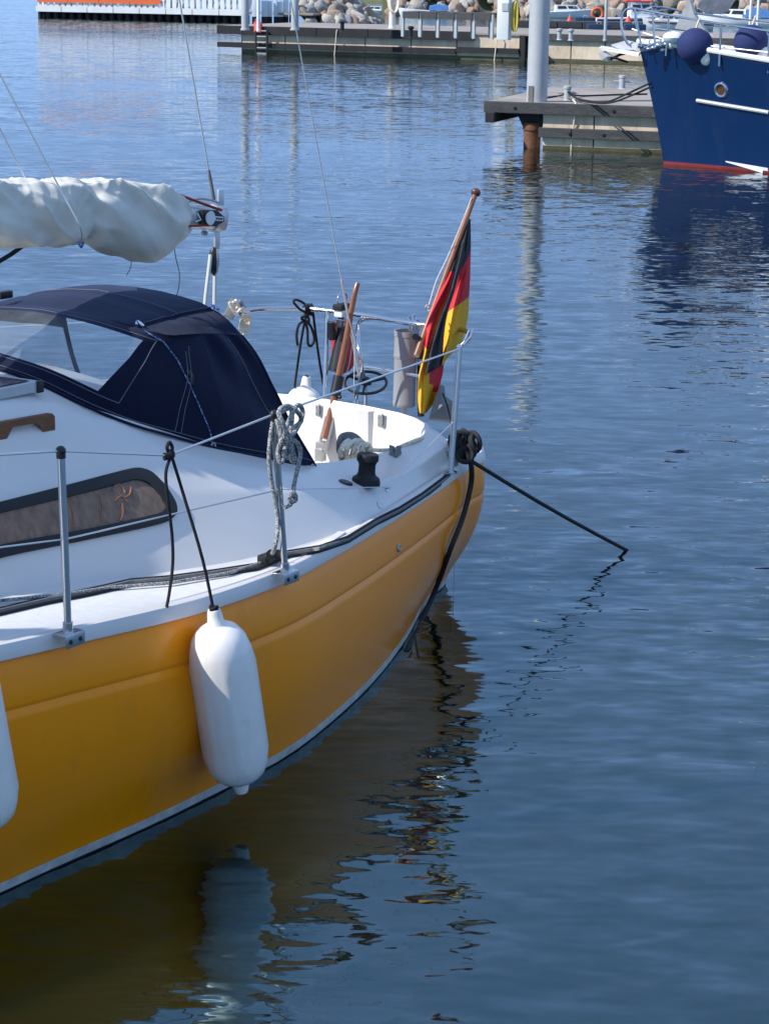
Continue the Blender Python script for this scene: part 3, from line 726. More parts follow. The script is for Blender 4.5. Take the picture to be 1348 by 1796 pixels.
# mainsheet
blk = pv(375, 458, 0)
q = MB(); lens = []
for i in range(9):
    t = -1 + 2*i/8; lens.append((max(.002, .022*math.sqrt(max(0, 1-abs(t)**2.2))), t))
q.lathe([(r_, z_*.062) for r_, z_ in lens], align(blk, (0, 0, 1)) @ Matrix.Diagonal((1, .8, 1, 1)), 14)
msb = q.build('mainsheet_block', M['black'], yacht)
q = MB(); q.tube([blk + Vector((0, 0, .055)), BE - up*.12 - bd*.005], .006, 8); q.tube([blk + NV*.018 + Vector((0, 0, .05)), blk + NV*.02, blk + NV*.018 - Vector((0, 0, .045))], .004, 6); q.build('block_strap', M['clearcast'], msb)
sa = U(-.62, 0.02, .95); sb_ = U(-.62, -.04, .95)
q = MB(); q.tube(smooth_path([blk + Vector((0, 0, .03)) - AX*.02, blk - AX*.028 - Vector((0, 0, .01)), pv(359, 540, 0), pv(352, 640, 0), pv(348, 770, 0)], 4), .0085, 8)
q.tube([blk - Vector((0, 0, .055)) + AX*.008, pv(376, 545, 0), pv(379, 640, 0), pv(382, 770, 0)], .0085, 8)
q.build('mainsheet', M['palerope'], yacht)
# forward wires rising to the mast
q = MB(); a, b_ = pv(145, 424, .02), pv(0, 130, .05)
q.tube(smooth_path([pv(143, 428, .04), pv(143, 405, .165), pv(128, 372, .16), pv(105, 330, .12), pv(60, 243, .09), pv(0, 130, .05), pv(-60, 20, 0)], 4) + [U(MASTU, 0, 6.0)], .0035, 6); q.build('lazy_line', M['wire'], yacht)
q = MB(); q.tube([pv(46, 315, -.03), pv(0, 225, -.03), U(MASTU, 0, 5.4)], .0028, 6); q.build('lazy_line', M['wire'], yacht)
q = MB(); q.tube([pv(45, 428, -.02), pv(20, 446, -.02), pv(0, 458, -.02), U(-4.6, 0, 1.75)], .009, 8); q.build('kicker_rope', M['blackrope'], yacht)
q = MB(); q.tube([gtop(-7.7, 0), MT], .003, 6)
q.build('forestay', M['wire'], yacht)
# ------------------------------------------------------------------ sail cover on the boom
def pulse(x, c, w): return math.exp(-((x-c)/w)**2)
prof_px = [(-260, 330, 452), (-140, 321, 444), (-60, 317, 440), (0, 320, 437), (60, 316.5, 434), (100, 316, 431), (135, 317, 428), (165, 318, 436), (200, 318, 449), (235, 320, 459), (262, 326, 459), (285, 333, 445), (305, 342, 428), (320, 353, 415), (329, 366, 404)]
TP = table([(p[0], p[1], p[2]) for p in prof_px])
sc = thing('sail_cover', 'crumpled pale grey cloth cover laced over the furled mainsail on the boom', 'sail cover', pv(150, 380, 0))
q = MB(); rows = []
NA, NU = 120, 260
rr = random.Random(3)
folds = [(rr.uniform(-250, 330), rr.uniform(5, 15), rr.uniform(-110, 30), rr.uniform(.35, 1.0), rr.uniform(.2, 2.9)) for _ in range(46)]
for i in range(NU + 1):
    x = -260 + (329 + 260) * (i / NU)
    t_, b_ = TP(x); pt, pb_ = pv(x, t_, 0), pv(x, b_, 0)
    cen = (pt + pb_) * .5; hh = (pt - pb_).length * .5; upv = (pt - pb_).normalized()
    hw = min(.155, hh * .86) * (1.0 if x < 285 else max(.50, 1 - (x-285)/44*.45))
    row = []
    for k in range(NA):
        a = 2*math.pi*k/NA; ca, sa_ = math.cos(a), math.sin(a)
        # pear section: wider low
        w = hw * (1.0 - .16*sa_) ; h = hh
        px = cen + NV*(w*math.copysign(abs(ca)**.9, ca)) + upv*(h*math.copysign(abs(sa_)**.95, sa_))
        pa = (a if a < math.pi*1.5 else a - 2*math.pi) * 62      # arc length in the same unit as x
        t1 = x*.70 + pa*.70; w1 = x*.70 - pa*.70
        n1 = noise.noise(Vector((t1/46, w1/130, 3.1))); n2 = noise.noise(Vector((t1/20 + 7, w1/90, 8.2))); n3 = noise.noise(Vector((x/42, pa/60, 1.7)))
        n4 = noise.noise(Vector((x*.9/16 - pa/60, pa/45, 5.5)))
        side = .35 + .65*max(0, min(1, .75 + .6*sa_))
        d = (.036*(1 - 2.2*abs(n1))*side + .007*(1 - 2.5*abs(n2))*side*max(0, n3 + .45) - .016 + .009*(1 - 2*abs(n4))*max(0, sa_))
        nz = .020*n3
        # belted in at the lacing
        belt = pulse(x, 141, 12)*.026
        amp = 1.0 if abs(sa_) < .93 else .55
        n_ = (NV*ca/max(.05, w) + upv*sa_/max(.05, h)).normalized()
        row.append(px + n_*((d + nz)*amp - belt*(1 - .6*max(0, sa_))))
    rows.append(row)
q.loft(rows, closed=True)
last = rows[-1]; c_ = sum(last, Vector())/len(last)
q.loft([last, [c_ + (p-c_)*.86 - bd*.012 for p in last], [c_ + (p-c_)*.62 - bd*.05 for p in last], [c_ + (p-c_)*.02 - bd*.09 for p in last]], closed=True)
q.build('cover_cloth', M['cover'], sc, smooth=70)
q = MB(); q.tube(smooth_path([pv(306, 436, .06), pv(309, 455, .06), pv(315, 482, .07), pv(311, 515, .08), pv(296, 540, .09), pv(275, 556, .10)], 5), .0022, 6)
q.tube(smooth_path([pv(231, 455, .05), pv(229, 470, .05), pv(222, 483, .05)], 4), .0018, 6); q.build('tie_cord', M['greyrope'], sc)
q = MB(); q.tube(smooth_path([pv(136, 424, .09), pv(141, 431, .1), pv(147, 425, .1), pv(143, 434, .1), pv(139, 428, .1)], 4), .004, 6); q.build('lacing_knot', M['bluecord'], sc)
q = MB(); q.tube(smooth_path([pv(222, 318, .09), pv(245, 330, .14), pv(262, 347, .155), pv(277, 366, .158), pv(285, 384, .156)], 5), .003, 6); q.build('seam', M['cover'], sc)

# ------------------------------------------------------------------ spray hood
sh = thing('spray_hood', 'dark navy canvas spray hood with a clear front window over the companionway', 'spray hood', U(-2.0, 0, 1.4))
NS, NT = 64, 26
Tk = [(0, -1.735, .475, 1.70), (.08, -1.86, .478, 1.725), (.2, -2.06, .48, 1.75), (.30, -2.20, .475, 1.765), (.36, -2.27, .43, 1.79), (.42, -2.30, .25, 1.82), (.5, -2.31, 0, 1.835)]
Bk = [(0, -1.395, .612, 1.105), (.08, -1.66, .600, 1.195), (.16, -2.0, .585, 1.298), (.23, -2.3, .562, 1.405), (.29, -2.5, .535, 1.482), (.335, -2.64, .47, 1.555), (.38, -2.74, .33, 1.64), (.44, -2.80, .16, 1.69), (.5, -2.82, 0, 1.715)]
TT, BB = table(Tk), table(Bk)
def hood(s, t):
    sd = 1 if s <= .5 else -1; ss = s if s <= .5 else 1 - s
    a, b_ = TT(ss), BB(ss)
    u, v, z = [a[i] + (b_[i]-a[i])*t for i in range(3)]
    bul = math.sin(math.pi*t) * (.024*min(1, .15 + ss/.12) if ss < .3 else .015)
    # shoulder rounding near the top and slack folds on the side
    d = Vector((0, 1, 0)) if ss < .28 else Vector((-.8, .3, .2))
    fold = (.010*math.sin(ss*70 + t*5) * math.exp(-((t-.12)/.16)**2) + .012*math.sin((ss*26 + t*6)) * math.sin(math.pi*t)**2) if ss < .30 else 0
    zz = z + (.012*math.sin(math.pi*min(1, t*3)) if t < .33 else 0)
    return U(u + d.x*(bul+fold), sd*(v + d.y*(bul+fold)), zz)
W0, W1, WT0, WT1 = .322, .985, .16, .80
can, win = MB(), MB()
ss_ = [i/NS*W0 for i in range(NS//2+1)] + [W0 + (W1-W0)*i/40 for i in range(1, 41)] + [W1 + (1-W1)*i/(NS//2) for i in range(1, NS//2+1)]
ts_ = [0, .03, .07, .11, WT0] + [WT0 + (WT1-WT0)*i/10 for i in range(1, 11)] + [.86, .92, .97, 1.0]
grid = [[hood(s, t) for t in ts_] for s in ss_]
for i in range(len(ss_)-1):
    for j in range(len(ts_)-1):
        isw = (W0 - 1e-6 <= ss_[i] and ss_[i+1] <= W1 + 1e-6) and (4 <= j < 14)
        (win if isw else can).add([grid[i][j], grid[i+1][j], grid[i+1][j+1], grid[i][j+1]], [[0, 1, 2, 3]])
# top panel
tp = []
AFT = [(-1.735, .475, 1.70), (-1.79, .44, 1.765), (-1.815, .40, 1.80), (-1.83, .25, 1.865), (-1.835, 0, 1.90)]
half = len(AFT)
def top_pt(k, w):
    sd = 1 if w >= 0 else -1; w = abs(w)
    # aft arch
    A0 = table([(0, -1.835, 0, 1.862), (.45, -1.83, .21, 1.850), (.8, -1.81, .385, 1.808), (.93, -1.78, .445, 1.762), (1, -1.735, .475, 1.70)])(w)
    F0 = table([(0, -2.31, 0, 1.835), (.5, -2.30, .25, 1.82), (.86, -2.27, .43, 1.79), (1, -2.20, .475, 1.765)])(w)
    p = [F0[i] + (A0[i]-F0[i])*k for i in range(3)]
    return U(p[0], sd*p[1], p[2] + .020*math.sin(math.pi*k)*(1-w*.8) - .006*math.exp(-((k-.45)/.03)**2))
wl = [-1, -.97, -.93, -.86, -.7, -.5, -.3, 0, .3, .5, .7, .86, .93, .97, 1]
can.loft([[top_pt(k/14, w) for w in wl] for k in range(15)])
# stitch the little gap between top panel edge and side top edge: side strip
side_top = lambda s: hood(s, 0)
for sd in (0, 1):
    ra = [hood(s if sd == 0 else 1-s, 0) for s in [i/12*.36 for i in range(13)]]
    rb = [top_pt(1 - i/12, (1 if sd == 0 else -1)*(1.0 - .14*(i/12))) for i in range(13)]
    can.loft([ra, rb])
canv = can.build('hood_canvas', M['navy'], sh, smooth=50)
win.build('clear_window', M['vinyl'], sh, smooth=60)
BVS = bvh_of(canv)
# binding round the window, edge piping, seams
def onhood(pts, lift=.003, k=8):
    out = []
    for i in range(len(pts)-1):
        for j in range(k):
            t = j/k; x = pts[i][0]+(pts[i+1][0]-pts[i][0])*t; y = pts[i][1]+(pts[i+1][1]-pts[i][1])*t
            p = on(BVS, x, y, lift)
            if p is not None: out.append(p)
    p = on(BVS, *pts[-1], lift)
    if p is not None: out.append(p)
    return out
def seam(pts, r=.0012, m_='thread', name='seam', lift=.002):
    L = onhood(pts, lift)
    if len(L) > 2:
        q = MB(); q.tube(L, r, 5); q.build(name, M[m_], sh)
def hseam(st, r=.0012, m_='thread', name='seam', off=.004):
    pts = []
    c = U(-2.1, 0, 1.2)
    for s, t in st:
        p = hood(s, t); pts.append(p + (p - c).normalized()*off)
    q = MB(); q.tube(pts, r, 5); q.build(name, M[m_], sh)
hseam([(i/30*.5, .955 if i > 3 else .93) for i in range(31)])
hseam([(.075 - .03*(t/20), t/20*.95) for t in range(1, 21)], .0013)
hseam([(.215, t/20) for t in range(3, 20)]); hseam([(.223, t/20) for t in range(4, 20)])
hseam([(W0-.012, WT0 - .035 + (WT1-WT0+.07)*i/12) for i in range(13)]); hseam([(W0 - .012 + (W1-W0+.024)*i/40, WT0-.04) for i in range(41)])
hseam([(W0 - .012 + (W1-W0+.024)*i/40, WT1+.04) for i in range(41)])
hseam([(0.004, i/20) for i in range(21)], .006, 'navy', 'aft_binding', .0)
hseam([(i/60, 1.0) for i in range(0, 61)], .006, 'navy', 'foot_binding', .0)
q = MB(); q.tube([top_pt(k/14, .80) + Vector((0, 0, .004)) for k in range(15)], .005, 6); q.build('shoulder_piping', M['navy'], sh)
q = MB(); q.tube([top_pt(.55, w*.98) + Vector((0, 0, .003)) for w in [x/20 for x in range(-16, 17)]], .0015, 5); q.build('seam', M['thread'], sh)
cordp = [top_pt(1.0, .80) + Vector((0, 0, .004)), top_pt(.1, .84) + Vector((0, 0, .006))]
cp = onhood([(252, 582), (285, 600), (310, 632), (330, 672), (348, 712), (365, 752), (376, 790)], .006)
for pts_, r_c in ((cp, .0028), (smooth_path([top_pt(1.0, .86) + Vector((0, 0, .012)), top_pt(.98, .8) + Vector((0, 0, .016)), top_pt(.95, .84) + Vector((0, 0, .012))], 4), .006),
                  (smooth_path([top_pt(.0, .80) + Vector((0, 0, .01)), top_pt(.04, .78) + Vector((0, 0, .016)), top_pt(.02, .84) + Vector((0, 0, .008))], 4), .005),
                  (smooth_path([top_pt(.96, -.82) + Vector((0, 0, .012)), top_pt(.75, -.90) + Vector((0, 0, .018)), top_pt(.5, -.95) + Vector((0, 0, .02))], 4), .004)):
    q = MB(); q.tube(pts_, r_c, 6); q.build('tie_down_cord', M['bluecord'], sh)
for px, py in ((165, 724), (278, 760), (373, 785), (471, 809), (547, 819)):
    r_ = BVS.ray_cast(CAMP, ray(px, py).normalized())
    if r_[0] is None: r_ = BVS.ray_cast(CAMP, ray(px, py-4).normalized())
    if r_[0] is None: continue
    n_ = r_[1] if r_[1].dot(ray(px, py)) < 0 else -r_[1]
    q = MB(); p_ = r_[0] + n_*.003
    mm = align(p_, n_)
    q.tube([mm @ Vector((.010*math.cos(a), .010*math.sin(a), .001)) for a in [2*math.pi*k/14 for k in range(14)]], .0036, 6, closed=True)
    q.build('eyelet', M['clearcast'], sh)
q = MB(); q.box(pzb(8, 517, 1.86) , (.07, .03, .03), Matrix.Rotation(BA, 3, 'Z'), .006); q.build('frame_foot', M['black'], sh)
hs = onhood([(322, 650), (330, 655), (334, 662)], .01, 3)
q = MB(); q.tube(smooth_path(hs, 3), .008, 6); q.tube(smooth_path([hs[0] + Vector((0, 0, -.05)), hs[-1], hs[-1] + Vector((0, 0, -.03))], 3), .005, 6); q.build('strap_buckle', M['black'], sh)

# ------------------------------------------------------------------ solar panel resting on the cabin roof
so_ = thing('solar_panel', 'aluminium framed solar panel lying on the cabin roof before the spray hood', 'solar panel', U(-3.6, .1, 1.75))
ca = pv(74, 677, .42); cbv = AX
cz = ca.z
near = [ca, ca - AX*1.15 + Vector((0, 0, .012))]
wid = -NV*.62 + Vector((0, 0, -.012))
upz = Vector((0, 0, .036))
q = MB(); q.prism([near[0] - upz*.5, near[0] + upz*.5, near[0] + wid + upz*.5, near[0] + wid - upz*.5], -AX*1.15 + Vector((0, 0, .012))); q.build('panel_frame', M['alu'], so_, smooth=0)
q = MB(); ix = AX*.03; q.add([near[0] + upz*.5 + Vector((0, 0, .003)) - AX*.03 - NV*.03, near[0] + wid + upz*.5 + Vector((0, 0, .003)) - AX*.03 + NV*.03, near[1] + wid + upz*.5 + Vector((0, 0, .003)) + AX*.03 + NV*.03, near[1] + upz*.5 + Vector((0, 0, .003)) + AX*.03 - NV*.03], [[0, 1, 2, 3]]); q.build('solar_cells', M['solar'], so_, smooth=0)
q = MB(); q.box(ca - AX*.012 + NV*.001, (.03, .012, .044), Matrix.Rotation(BA, 3, 'Z'), .002); q.build('corner_cap', M['black'], so_)
for k in (.12, .6, 1.05):
    q = MB(); q.box(ca - AX*k - NV*.04 - Vector((0, 0, .045)), (.03, .03, .07), Matrix.Rotation(BA, 3, 'Z')); q.build('panel_foot', M['black'], so_)

# ------------------------------------------------------------------ teak grab handle
q = MB()
hp = [on_n(BV, x, y) for x, y in ((101, 741), (92, 745))]
h0 = on(BV, 92, 747, 0); 
dirh = -AX; base = h0
pts2 = []
for d, z0, z1 in ((0, -.01, .0), ):
    pass
L = .60
outl = [(0, -.012), (0, .036), (.012, .048), (.15, .048), (L*.5, .048), (L, .048), (L, -.012), (L-.09, -.012), (L-.11, .022), (L*.5+.09, .024), (L*.5+.06, -.012), (L*.5-.06, -.012), (L*.5-.09, .024), (.10, .024), (.075, .012), (.06, -.012)]
roofz = lambda d: (on(BV, 92, 747) - h0).z
slope = (C_(-3.3)[1] - C_(-2.75)[1]) / .55
q.prism([base + AX*(-a) + Vector((0, 0, b_ + slope*a*.6)) - NV*.01 for a, b_ in outl], NV*.024)
q.build('grab_handle', M['teak'], yacht, smooth=30)

# ------------------------------------------------------------------ cockpit gear
wpt, wn = on_n(BV, 641, 848)
w_ = MB(); Z_ = Vector((0, 0, 1)); wm = align(wpt - Z_*.004, (Z_*.9 + wn*.25))
w_.lathe([(.060, 0), (.060, .012), (.056, .028), (.040, .040), (.036, .052), (.035, .085), (.040, .097), (.0455, .103), (.0455, .122), (.041, .130), (.026, .131), (.012, .128), (.002, .128)], wm, 28)
win_ = w_.build('winch', M['rubber'], yacht, smooth=35)
p_, n_ = on_n(BV, 606, 847); q = MB(); q.lathe([(.030, -.002), (.030, .004), (.024, .007), (.014, .006), (.002, .006)], align(p_, n_), 20); q.build('deck_plate', M['black'], yacht)
p_, n_ = on_n(BV, 693, 797); q = MB()
mm = align(p_, Z_) @ Matrix.Rotation(BA + .3, 4, 'Z')
q.prism([mm @ Vector(c) for c in ((-.035, -.018, -.006), (.035, -.018, -.006), (.035, .018, -.006), (-.035, .018, -.006))], Vector((0, 0, .016)))
for sx in (-1, 1): q.prism([mm @ Vector((-.03 + .0, sx*.016, .008)), mm @ Vector((.03, sx*.016, .008)), mm @ Vector((.018, sx*.024, .045)), mm @ Vector((-.012, sx*.024, .036))], (mm.to_3x3() @ Vector((0, -sx*.014, -.002))))
q.build('clam_cleat', M['greycloth'], yacht, smooth=20)
# hinges and brackets on the aft wall
def wallpiece(px, py, w, h, name):
    r_ = on_n(BVC, px, py)
    p_, n_ = r_; q = MB()
    rot = Matrix((NV, Z_, n_)).transposed() if True else None
    n2 = Vector((n_.x, n_.y, 0)).normalized(); t2 = Z_.cross(n2)
    R_ = Matrix((t2, Z_, n2)).transposed()
    q.box(p_ + n2*.003, (w, h, .006), R_, .001); q.box(p_ + n2*.010 + Z_*h*.1 + t2*w*.12, (w*.28, h*1.05, .014), R_, .003)
    q.sphere(p_ + n2*.012 + Z_*h*.5 + t2*w*.1, w*.2, 8, 6)
    for sx in (-1, 1):
        for sz in (-.3, .3): q.box(p_ + n2*.007 + t2*sx*w*.38 + Z_*sz*h, (.006, .006, .003), R_)
    q.build(name, M['clearcast'], yacht)
wallpiece(670, 738, .042, .055, 'locker_hinge'); wallpiece(560, 720, .036, .05, 'locker_hinge')
# tiller, standing raised
t0, t1 = pv(563, 782, 0), pv(627, 497, 0)
tpts = [pv(569, 770, 0), pv(578, 735, 0), pv(587, 695, 0), pv(596, 650, 0), pv(606, 600, 0), pv(615, 550, 0), pv(622, 515, 0), t1]
q = MB(); rows = []
sp = smooth_path(tpts, 5)
for i, p in enumerate(sp):
    t = i/(len(sp)-1); w = .022*(1-t)+.014*t; d_ = .030*(1-t) + .016*t
    tg = (sp[min(i+1, len(sp)-1)] - sp[max(i-1, 0)]).normalized(); a = NV; b_ = tg.cross(a).normalized()
    rows.append([p + a*(w*.8*math.cos(x)) + b_*(d_*.8*math.sin(x)) for x in [2*math.pi*k/12 for k in range(12)]])
q.loft(rows, closed=True, cap=True)
till = q.build('tiller', M['varnish'], yacht, smooth=60)
tg = (sp[4]-sp[0]).normalized(); bt = tg.cross(NV).normalized()
q = MB()
for sx in (-1, 1):
    q.tube([sp[0] - tg*.05 + NV*sx*.010 + bt*.0, sp[0] + NV*sx*.022, sp[7] + NV*sx*.022], .0065, 6)
q.box(sp[0] - tg*.035, (.05, .05, .045), Matrix.Rotation(BA, 3, 'Z'), .006); q.box(sp[0] - tg*.075, (.04, .04, .06), Matrix.Rotation(BA, 3, 'Z'), .004)
q.build('tiller_head', M['clearcast'], till)
q = MB(); bp_ = sp[12]
q.tube([sp[10], sp[14]], .026, 10); q.lathe([(.009, 0), (.009, .012), (.004, .016)], align(sp[10] + NV*.022, NV), 10); q.build('tiller_bracket', M['black'], till)
q = MB(); q.tube([pv(612, 560, .03), pv(622, 600, .04), pv(620, 700, .06), pv(619, 790, .10)], .0018, 6); q.tube([pv(622, 575, .02), pv(612, 640, .02), pv(588, 720, .02)], .0018, 6); q.build('control_cord', M['palerope'], till)

# ------------------------------------------------------------------ deck lines
def deck_on(px, py, lift=.01):
    d = ray(px, py).normalized(); best = None
    for b_ in (BV, BVD, BVG, BVC):
        r_ = b_.ray_cast(CAMP, d)
        if r_[0] is not None and (best is None or r_[3] < best[1]): best = (r_[0] + Vector((0, 0, lift)), r_[3])
    if best is None:
        print('DECKMISS', px, py); r_ = BVD.find_nearest(CAMP + d*8.0); return r_[0] + Vector((0, 0, lift))
    return best[0]
def deckline(pts, r, k=5, lift=None):
    out = []
    for i in range(len(pts)-1):
        for j in range(k):
            t = j/k; out.append(deck_on(pts[i][0]+(pts[i+1][0]-pts[i][0])*t, pts[i][1]+(pts[i+1][1]-pts[i][1])*t, lift or r))
    out.append(deck_on(*pts[-1], lift or r)); return smooth_path(out, 2)
BL = [(-30, 1082), (0, 1075), (80, 1056), (160, 1040), (230, 1024), (300, 1018), (380, 1007), (450, 996), (505, 974), (560, 965), (610, 948), (660, 917), (700, 897), (740, 872), (775, 846), (788, 834)]
q = MB(); q.tube(deckline([(x, y - 4) for x, y in BL], .0060), .0060, 7); t1_ = q.build('sheet_line', M['blackrope'])
tag(t1_, 'black edged inner sheet line along the side deck close under the cabin', 'rope')
q = MB(); q.tube(deckline([(x, y + 5) for x, y in BL[:13]] + [(752, 868), (772, 852)], .0060), .0060, 7); t2_ = q.build('sheet_line', M['blackrope'])
tag(t2_, 'black edged outer sheet line along the side deck towards the gunwale', 'rope')
q = MB(); q.tube(deckline([(x, y) for x, y in BL], .009, lift=.006), .0085, 6); t3_ = q.build('grey_hose', M['greyrope'])
tag(t3_, 'grey hose running between the two black lines on the side deck', 'hose')
q = MB(); q.tube(deckline([(-30, 1072), (0, 1060), (100, 1050), (200, 1036), (300, 1028), (400, 1011), (460, 992)], .009, lift=.012), .0065, 7); t4_ = q.build('fleck_rope', M['fleck'])
tag(t4_, 'grey flecked rope lying along the side deck up to the black fairlead block', 'rope')
p_ = deck_on(470, 990, 0); q = MB()
q.box(p_ + Vector((0, 0, .022)), (.085, .04, .04), Matrix.Rotation(BA, 3, 'Z'), .008)
q.lathe([(.022, 0), (.016, .01), (.016, .02), (.022, .03)], align(p_ + Vector((0, 0, .035)) - AX*.02 + NV*.02, Vector((.3, -.6, .4))), 14)
q.lathe([(.02, 0), (.014, .01), (.014, .018), (.02, .026)], align(p_ + Vector((0, 0, .03)) + AX*.03 + NV*.02, Vector((.1, -.7, .3))), 14)
q.build('fairlead_block', M['rubber'], yacht, smooth=35)
q = MB(); p_ = deck_on(648, 948, 0); q.prism([p_ + AX*.05, p_ - AX*.07 + NV*.03, p_ - AX*.07 - NV*.0, p_ + AX*.04 - NV*.03], Vector((0, 0, .02))); q.build('deck_chock', M['white'], yacht)
# rope cleat ramp near the gunwale
p_ = gtop(-2.85, 1, .045, -.005)
g1 = pzb(292, 1080, 1.055)

# ------------------------------------------------------------------ coil of grey fleck rope on the after stanchion
rc = random.Random(11)
cl = thing('rope_coil', 'grey flecked rope hung in loops and knotted on the aftermost side stanchion', 'rope', S2t)
q = MB()
vs = uvz(S2t)[1] + .03
def F(x, y, d=0): return pv(x, y, vs + d)
loop1 = [F(485, 735, .01), F(492, 760, .03), F(500, 790, .035), F(492, 812, .03), F(488, 790, .02), F(500, 755, .04), F(520, 712, .03), F(531, 722, .02), F(524, 745, .03), F(508, 765, .045), F(496, 742, .05), F(489, 722, .03), F(503, 712, .02), F(521, 722, .04), F(528, 738, .03), F(512, 752, .03)]
q.tube(smooth_path(loop1, 6), .0085, 8)
loop2 = [F(488, 726, .0), F(508, 716, .0), F(512, 735, .02), F(506, 770, .03), F(498, 792, .045), F(502, 803, .04), F(510, 792, .045), F(509, 770, .05), F(513, 790, .04), F(517, 808, .04), F(511, 806, .03), F(508, 785, .05), F(497, 768, .055), F(489, 785, .04)]
q.tube(smooth_path(loop2, 6), .0085, 8)
tail = [F(512, 770, .03), F(522, 778, .03), F(527, 795, .025), F(521, 825, .02), F(516, 848, .02), F(514, 866, .02), F(510, 884, .012), F(498, 890, .0)]
q.tube(smooth_path(tail, 6), .0080, 8)
q.tube(smooth_path([F(510, 862, .02), F(518, 868, .03), F(518, 878, .025), F(509, 880, .03), F(509, 868, .035), F(518, 873, .035)], 5), .0075, 8)
down = [F(480, 732, -.03), F(474, 770, -.03), F(472, 810, -.03), F(477, 850, -.03), F(485, 890, -.03), F(487, 925, -.02), F(482, 960, -.01)] + [deck_on(474, 984, .02), deck_on(462, 990, .02)]
q.tube(smooth_path(down, 5), .0080, 8)
q.build('coil', M['fleck'], cl)
# pile of rope in the cockpit by the winch
pl = thing('rope_heap', 'heap of cream and grey rope on the cockpit seat behind the black winch', 'rope', pv(622, 790, .45))
q = MB(); q2 = MB()
def K(x, y, d=0): return pv(x, y, .46 + d)
for i in range(4):
    x0 = 592 + rc.uniform(-2, 8)
    q2.tube(smooth_path([K(x0 + 6, 805, .02*i), K(x0 - 2, 782 + 2*i, .02), K(x0 + 4, 764 + i*2, 0), K(x0 + 22, 761 + i*3, .01*i), K(x0 + 38, 772 + i*2, .02), K(x0 + 44, 786, .03)], 5), .0085, 7)
for i in range(8):
    x0 = 598 + rc.uniform(0, 26)
    q.tube(smooth_path([K(x0 - 4, 806, .03), K(x0 - 2 + rc.uniform(-4, 4), 788, .04+.008*i), K(x0 + 10, 776 + rc.uniform(-5, 5), .05), K(x0 + 21, 786, .05), K(x0 + 14, 804, .04), K(x0 + 2, 800, .05)], 5), .0085, 7)
q.tube(smooth_path([K(632, 788, .05), K(642, 778, .06), K(652, 790, .06), K(640, 796, .07), K(634, 784, .06), K(648, 780, .07)], 6), .009, 8)
q.tube(smooth_path([K(645, 788, .06), pv(665, 790, .56), pv(690, 788, .585), pv(710, 780, .59), pv(735, 770, .595), pv(752, 768, .56)], 6), .009, 8)
q.build('cream_rope', M['whiterope'], pl); q2.build('grey_rope', M['greyrope'], pl)

# ------------------------------------------------------------------ things on the stern rail
# grey pipe holder
TU = uvz(rz(715, 567))[0] + .02
ph = thing('tube_holder', 'grey plastic pipe standing upright against the stern rail beside the flag', 'pipe holder', pu(711, 712, TU))
pb0, pt0 = pu(708, 712, TU), pu(712, 580, TU)
hgt = (pt0 - pb0).length; mm = align(pb0, pt0 - pb0); R_ = .0535
q = MB(); q.lathe([(R_*.3, 0), (R_*.96, 0), (R_*1.02, .006), (R_*1.02, .02), (R_, .024), (R_, hgt*.64), (R_*1.04, hgt*.645), (R_*1.07, hgt*.665), (R_*1.07, hgt*.685), (R_*1.03, hgt*.70), (R_*1.03, hgt*.93), (R_*1.08, hgt*.935), (R_*1.08, hgt), (R_*.97, hgt), (R_*.97, hgt-.03), (R_*.2, hgt-.03)], mm, 32)
q.build('pipe_body', M['greypipe'], ph, smooth=30)
q = MB(); q.tube([mm @ Vector((0, -.0, -.05)), mm @ Vector((0, 0, .0))], .014, 10); q.build('pipe_foot', M['galv'], ph)
# shackles and clips on rail next to the pipe
cl2 = thing('snap_shackles', 'cluster of chrome snap shackles clipped to the stern rail above the grey pipe', 'shackle', rz(732, 570))
for i, (x, y, s) in enumerate(((728, 562, .016), (734, 560, .018), (740, 568, .016), (731, 575, .02), (742, 575, .014))):
    q = MB(); c = rz(x, y) - NV*.03
    q.tube([c + Vector((s*.6*math.cos(a), .012*math.sin(i+a), s*math.sin(a))) for a in [2*math.pi*k/14 for k in range(14)]], .0045, 6, closed=True); q.build('shackle', M['steel'], cl2)
q = MB(); q.tube([rz(738, 578) - NV*.03, rz(738, 592) - NV*.03], .016, 8); q.build('clamp', M['black'], cl2)
hz = thing('black_hose', 'black hose and strap hanging between the grey pipe and the flag', 'hose', pu(735, 700, TU + .02))
q = MB(); q.tube([pu(738, 590, TU+.03), pu(737, 640, TU+.03), pu(737, 700, TU+.03), pu(738, 730, TU + .03)], .016, 8); q.build('hose', M['black'], hz)
q = MB(); q.tube([pu(741, 600, TU+.05), pu(741, 650, TU+.05)], .004, 6); q.lathe([(.017, 0), (.017, .03)], align(pu(737, 640, TU+.03), (0, 0, 1)), 10); q.build('strap', M['clearcast'], hz)
# fan shaped ring with spokes
wh = thing('spoked_ring', 'black ring with spokes mounted flat behind the stern rail', 'ring', pv(641, 672, -.30))
c = pv(641, 671, -.28); dirs = ray(641, 671).normalized(); rgt = RX; dep = Vector((0, .92, .39)).normalized()
wr = 36.5*(c - CAMP).length/FPX; 
q = MB(); q.tube([c + rgt*wr*math.cos(a) + dep*wr*.95*math.sin(a) for a in [2*math.pi*k/36 for k in range(36)]], .0075, 8, closed=True); q.build('rim', M['black'], wh)
q = MB()
for a in (.4, 2.5, 4.6): q.tube([c, c + rgt*wr*math.cos(a) + dep*wr*.95*math.sin(a)], .007, 6)
q.lathe([(.03, -.01), (.03, .012), (.012, .03)], align(c, Vector((0, 0, 1))), 14); q.build('spoke', M['black'], wh)
q = MB(); q.tube([c, pv(632, 640, -.28)], .009, 8); q.tube([c, Vector((c.x, c.y, .93 - ZS))], .010, 8); q.build('stem', M['steel'], wh)
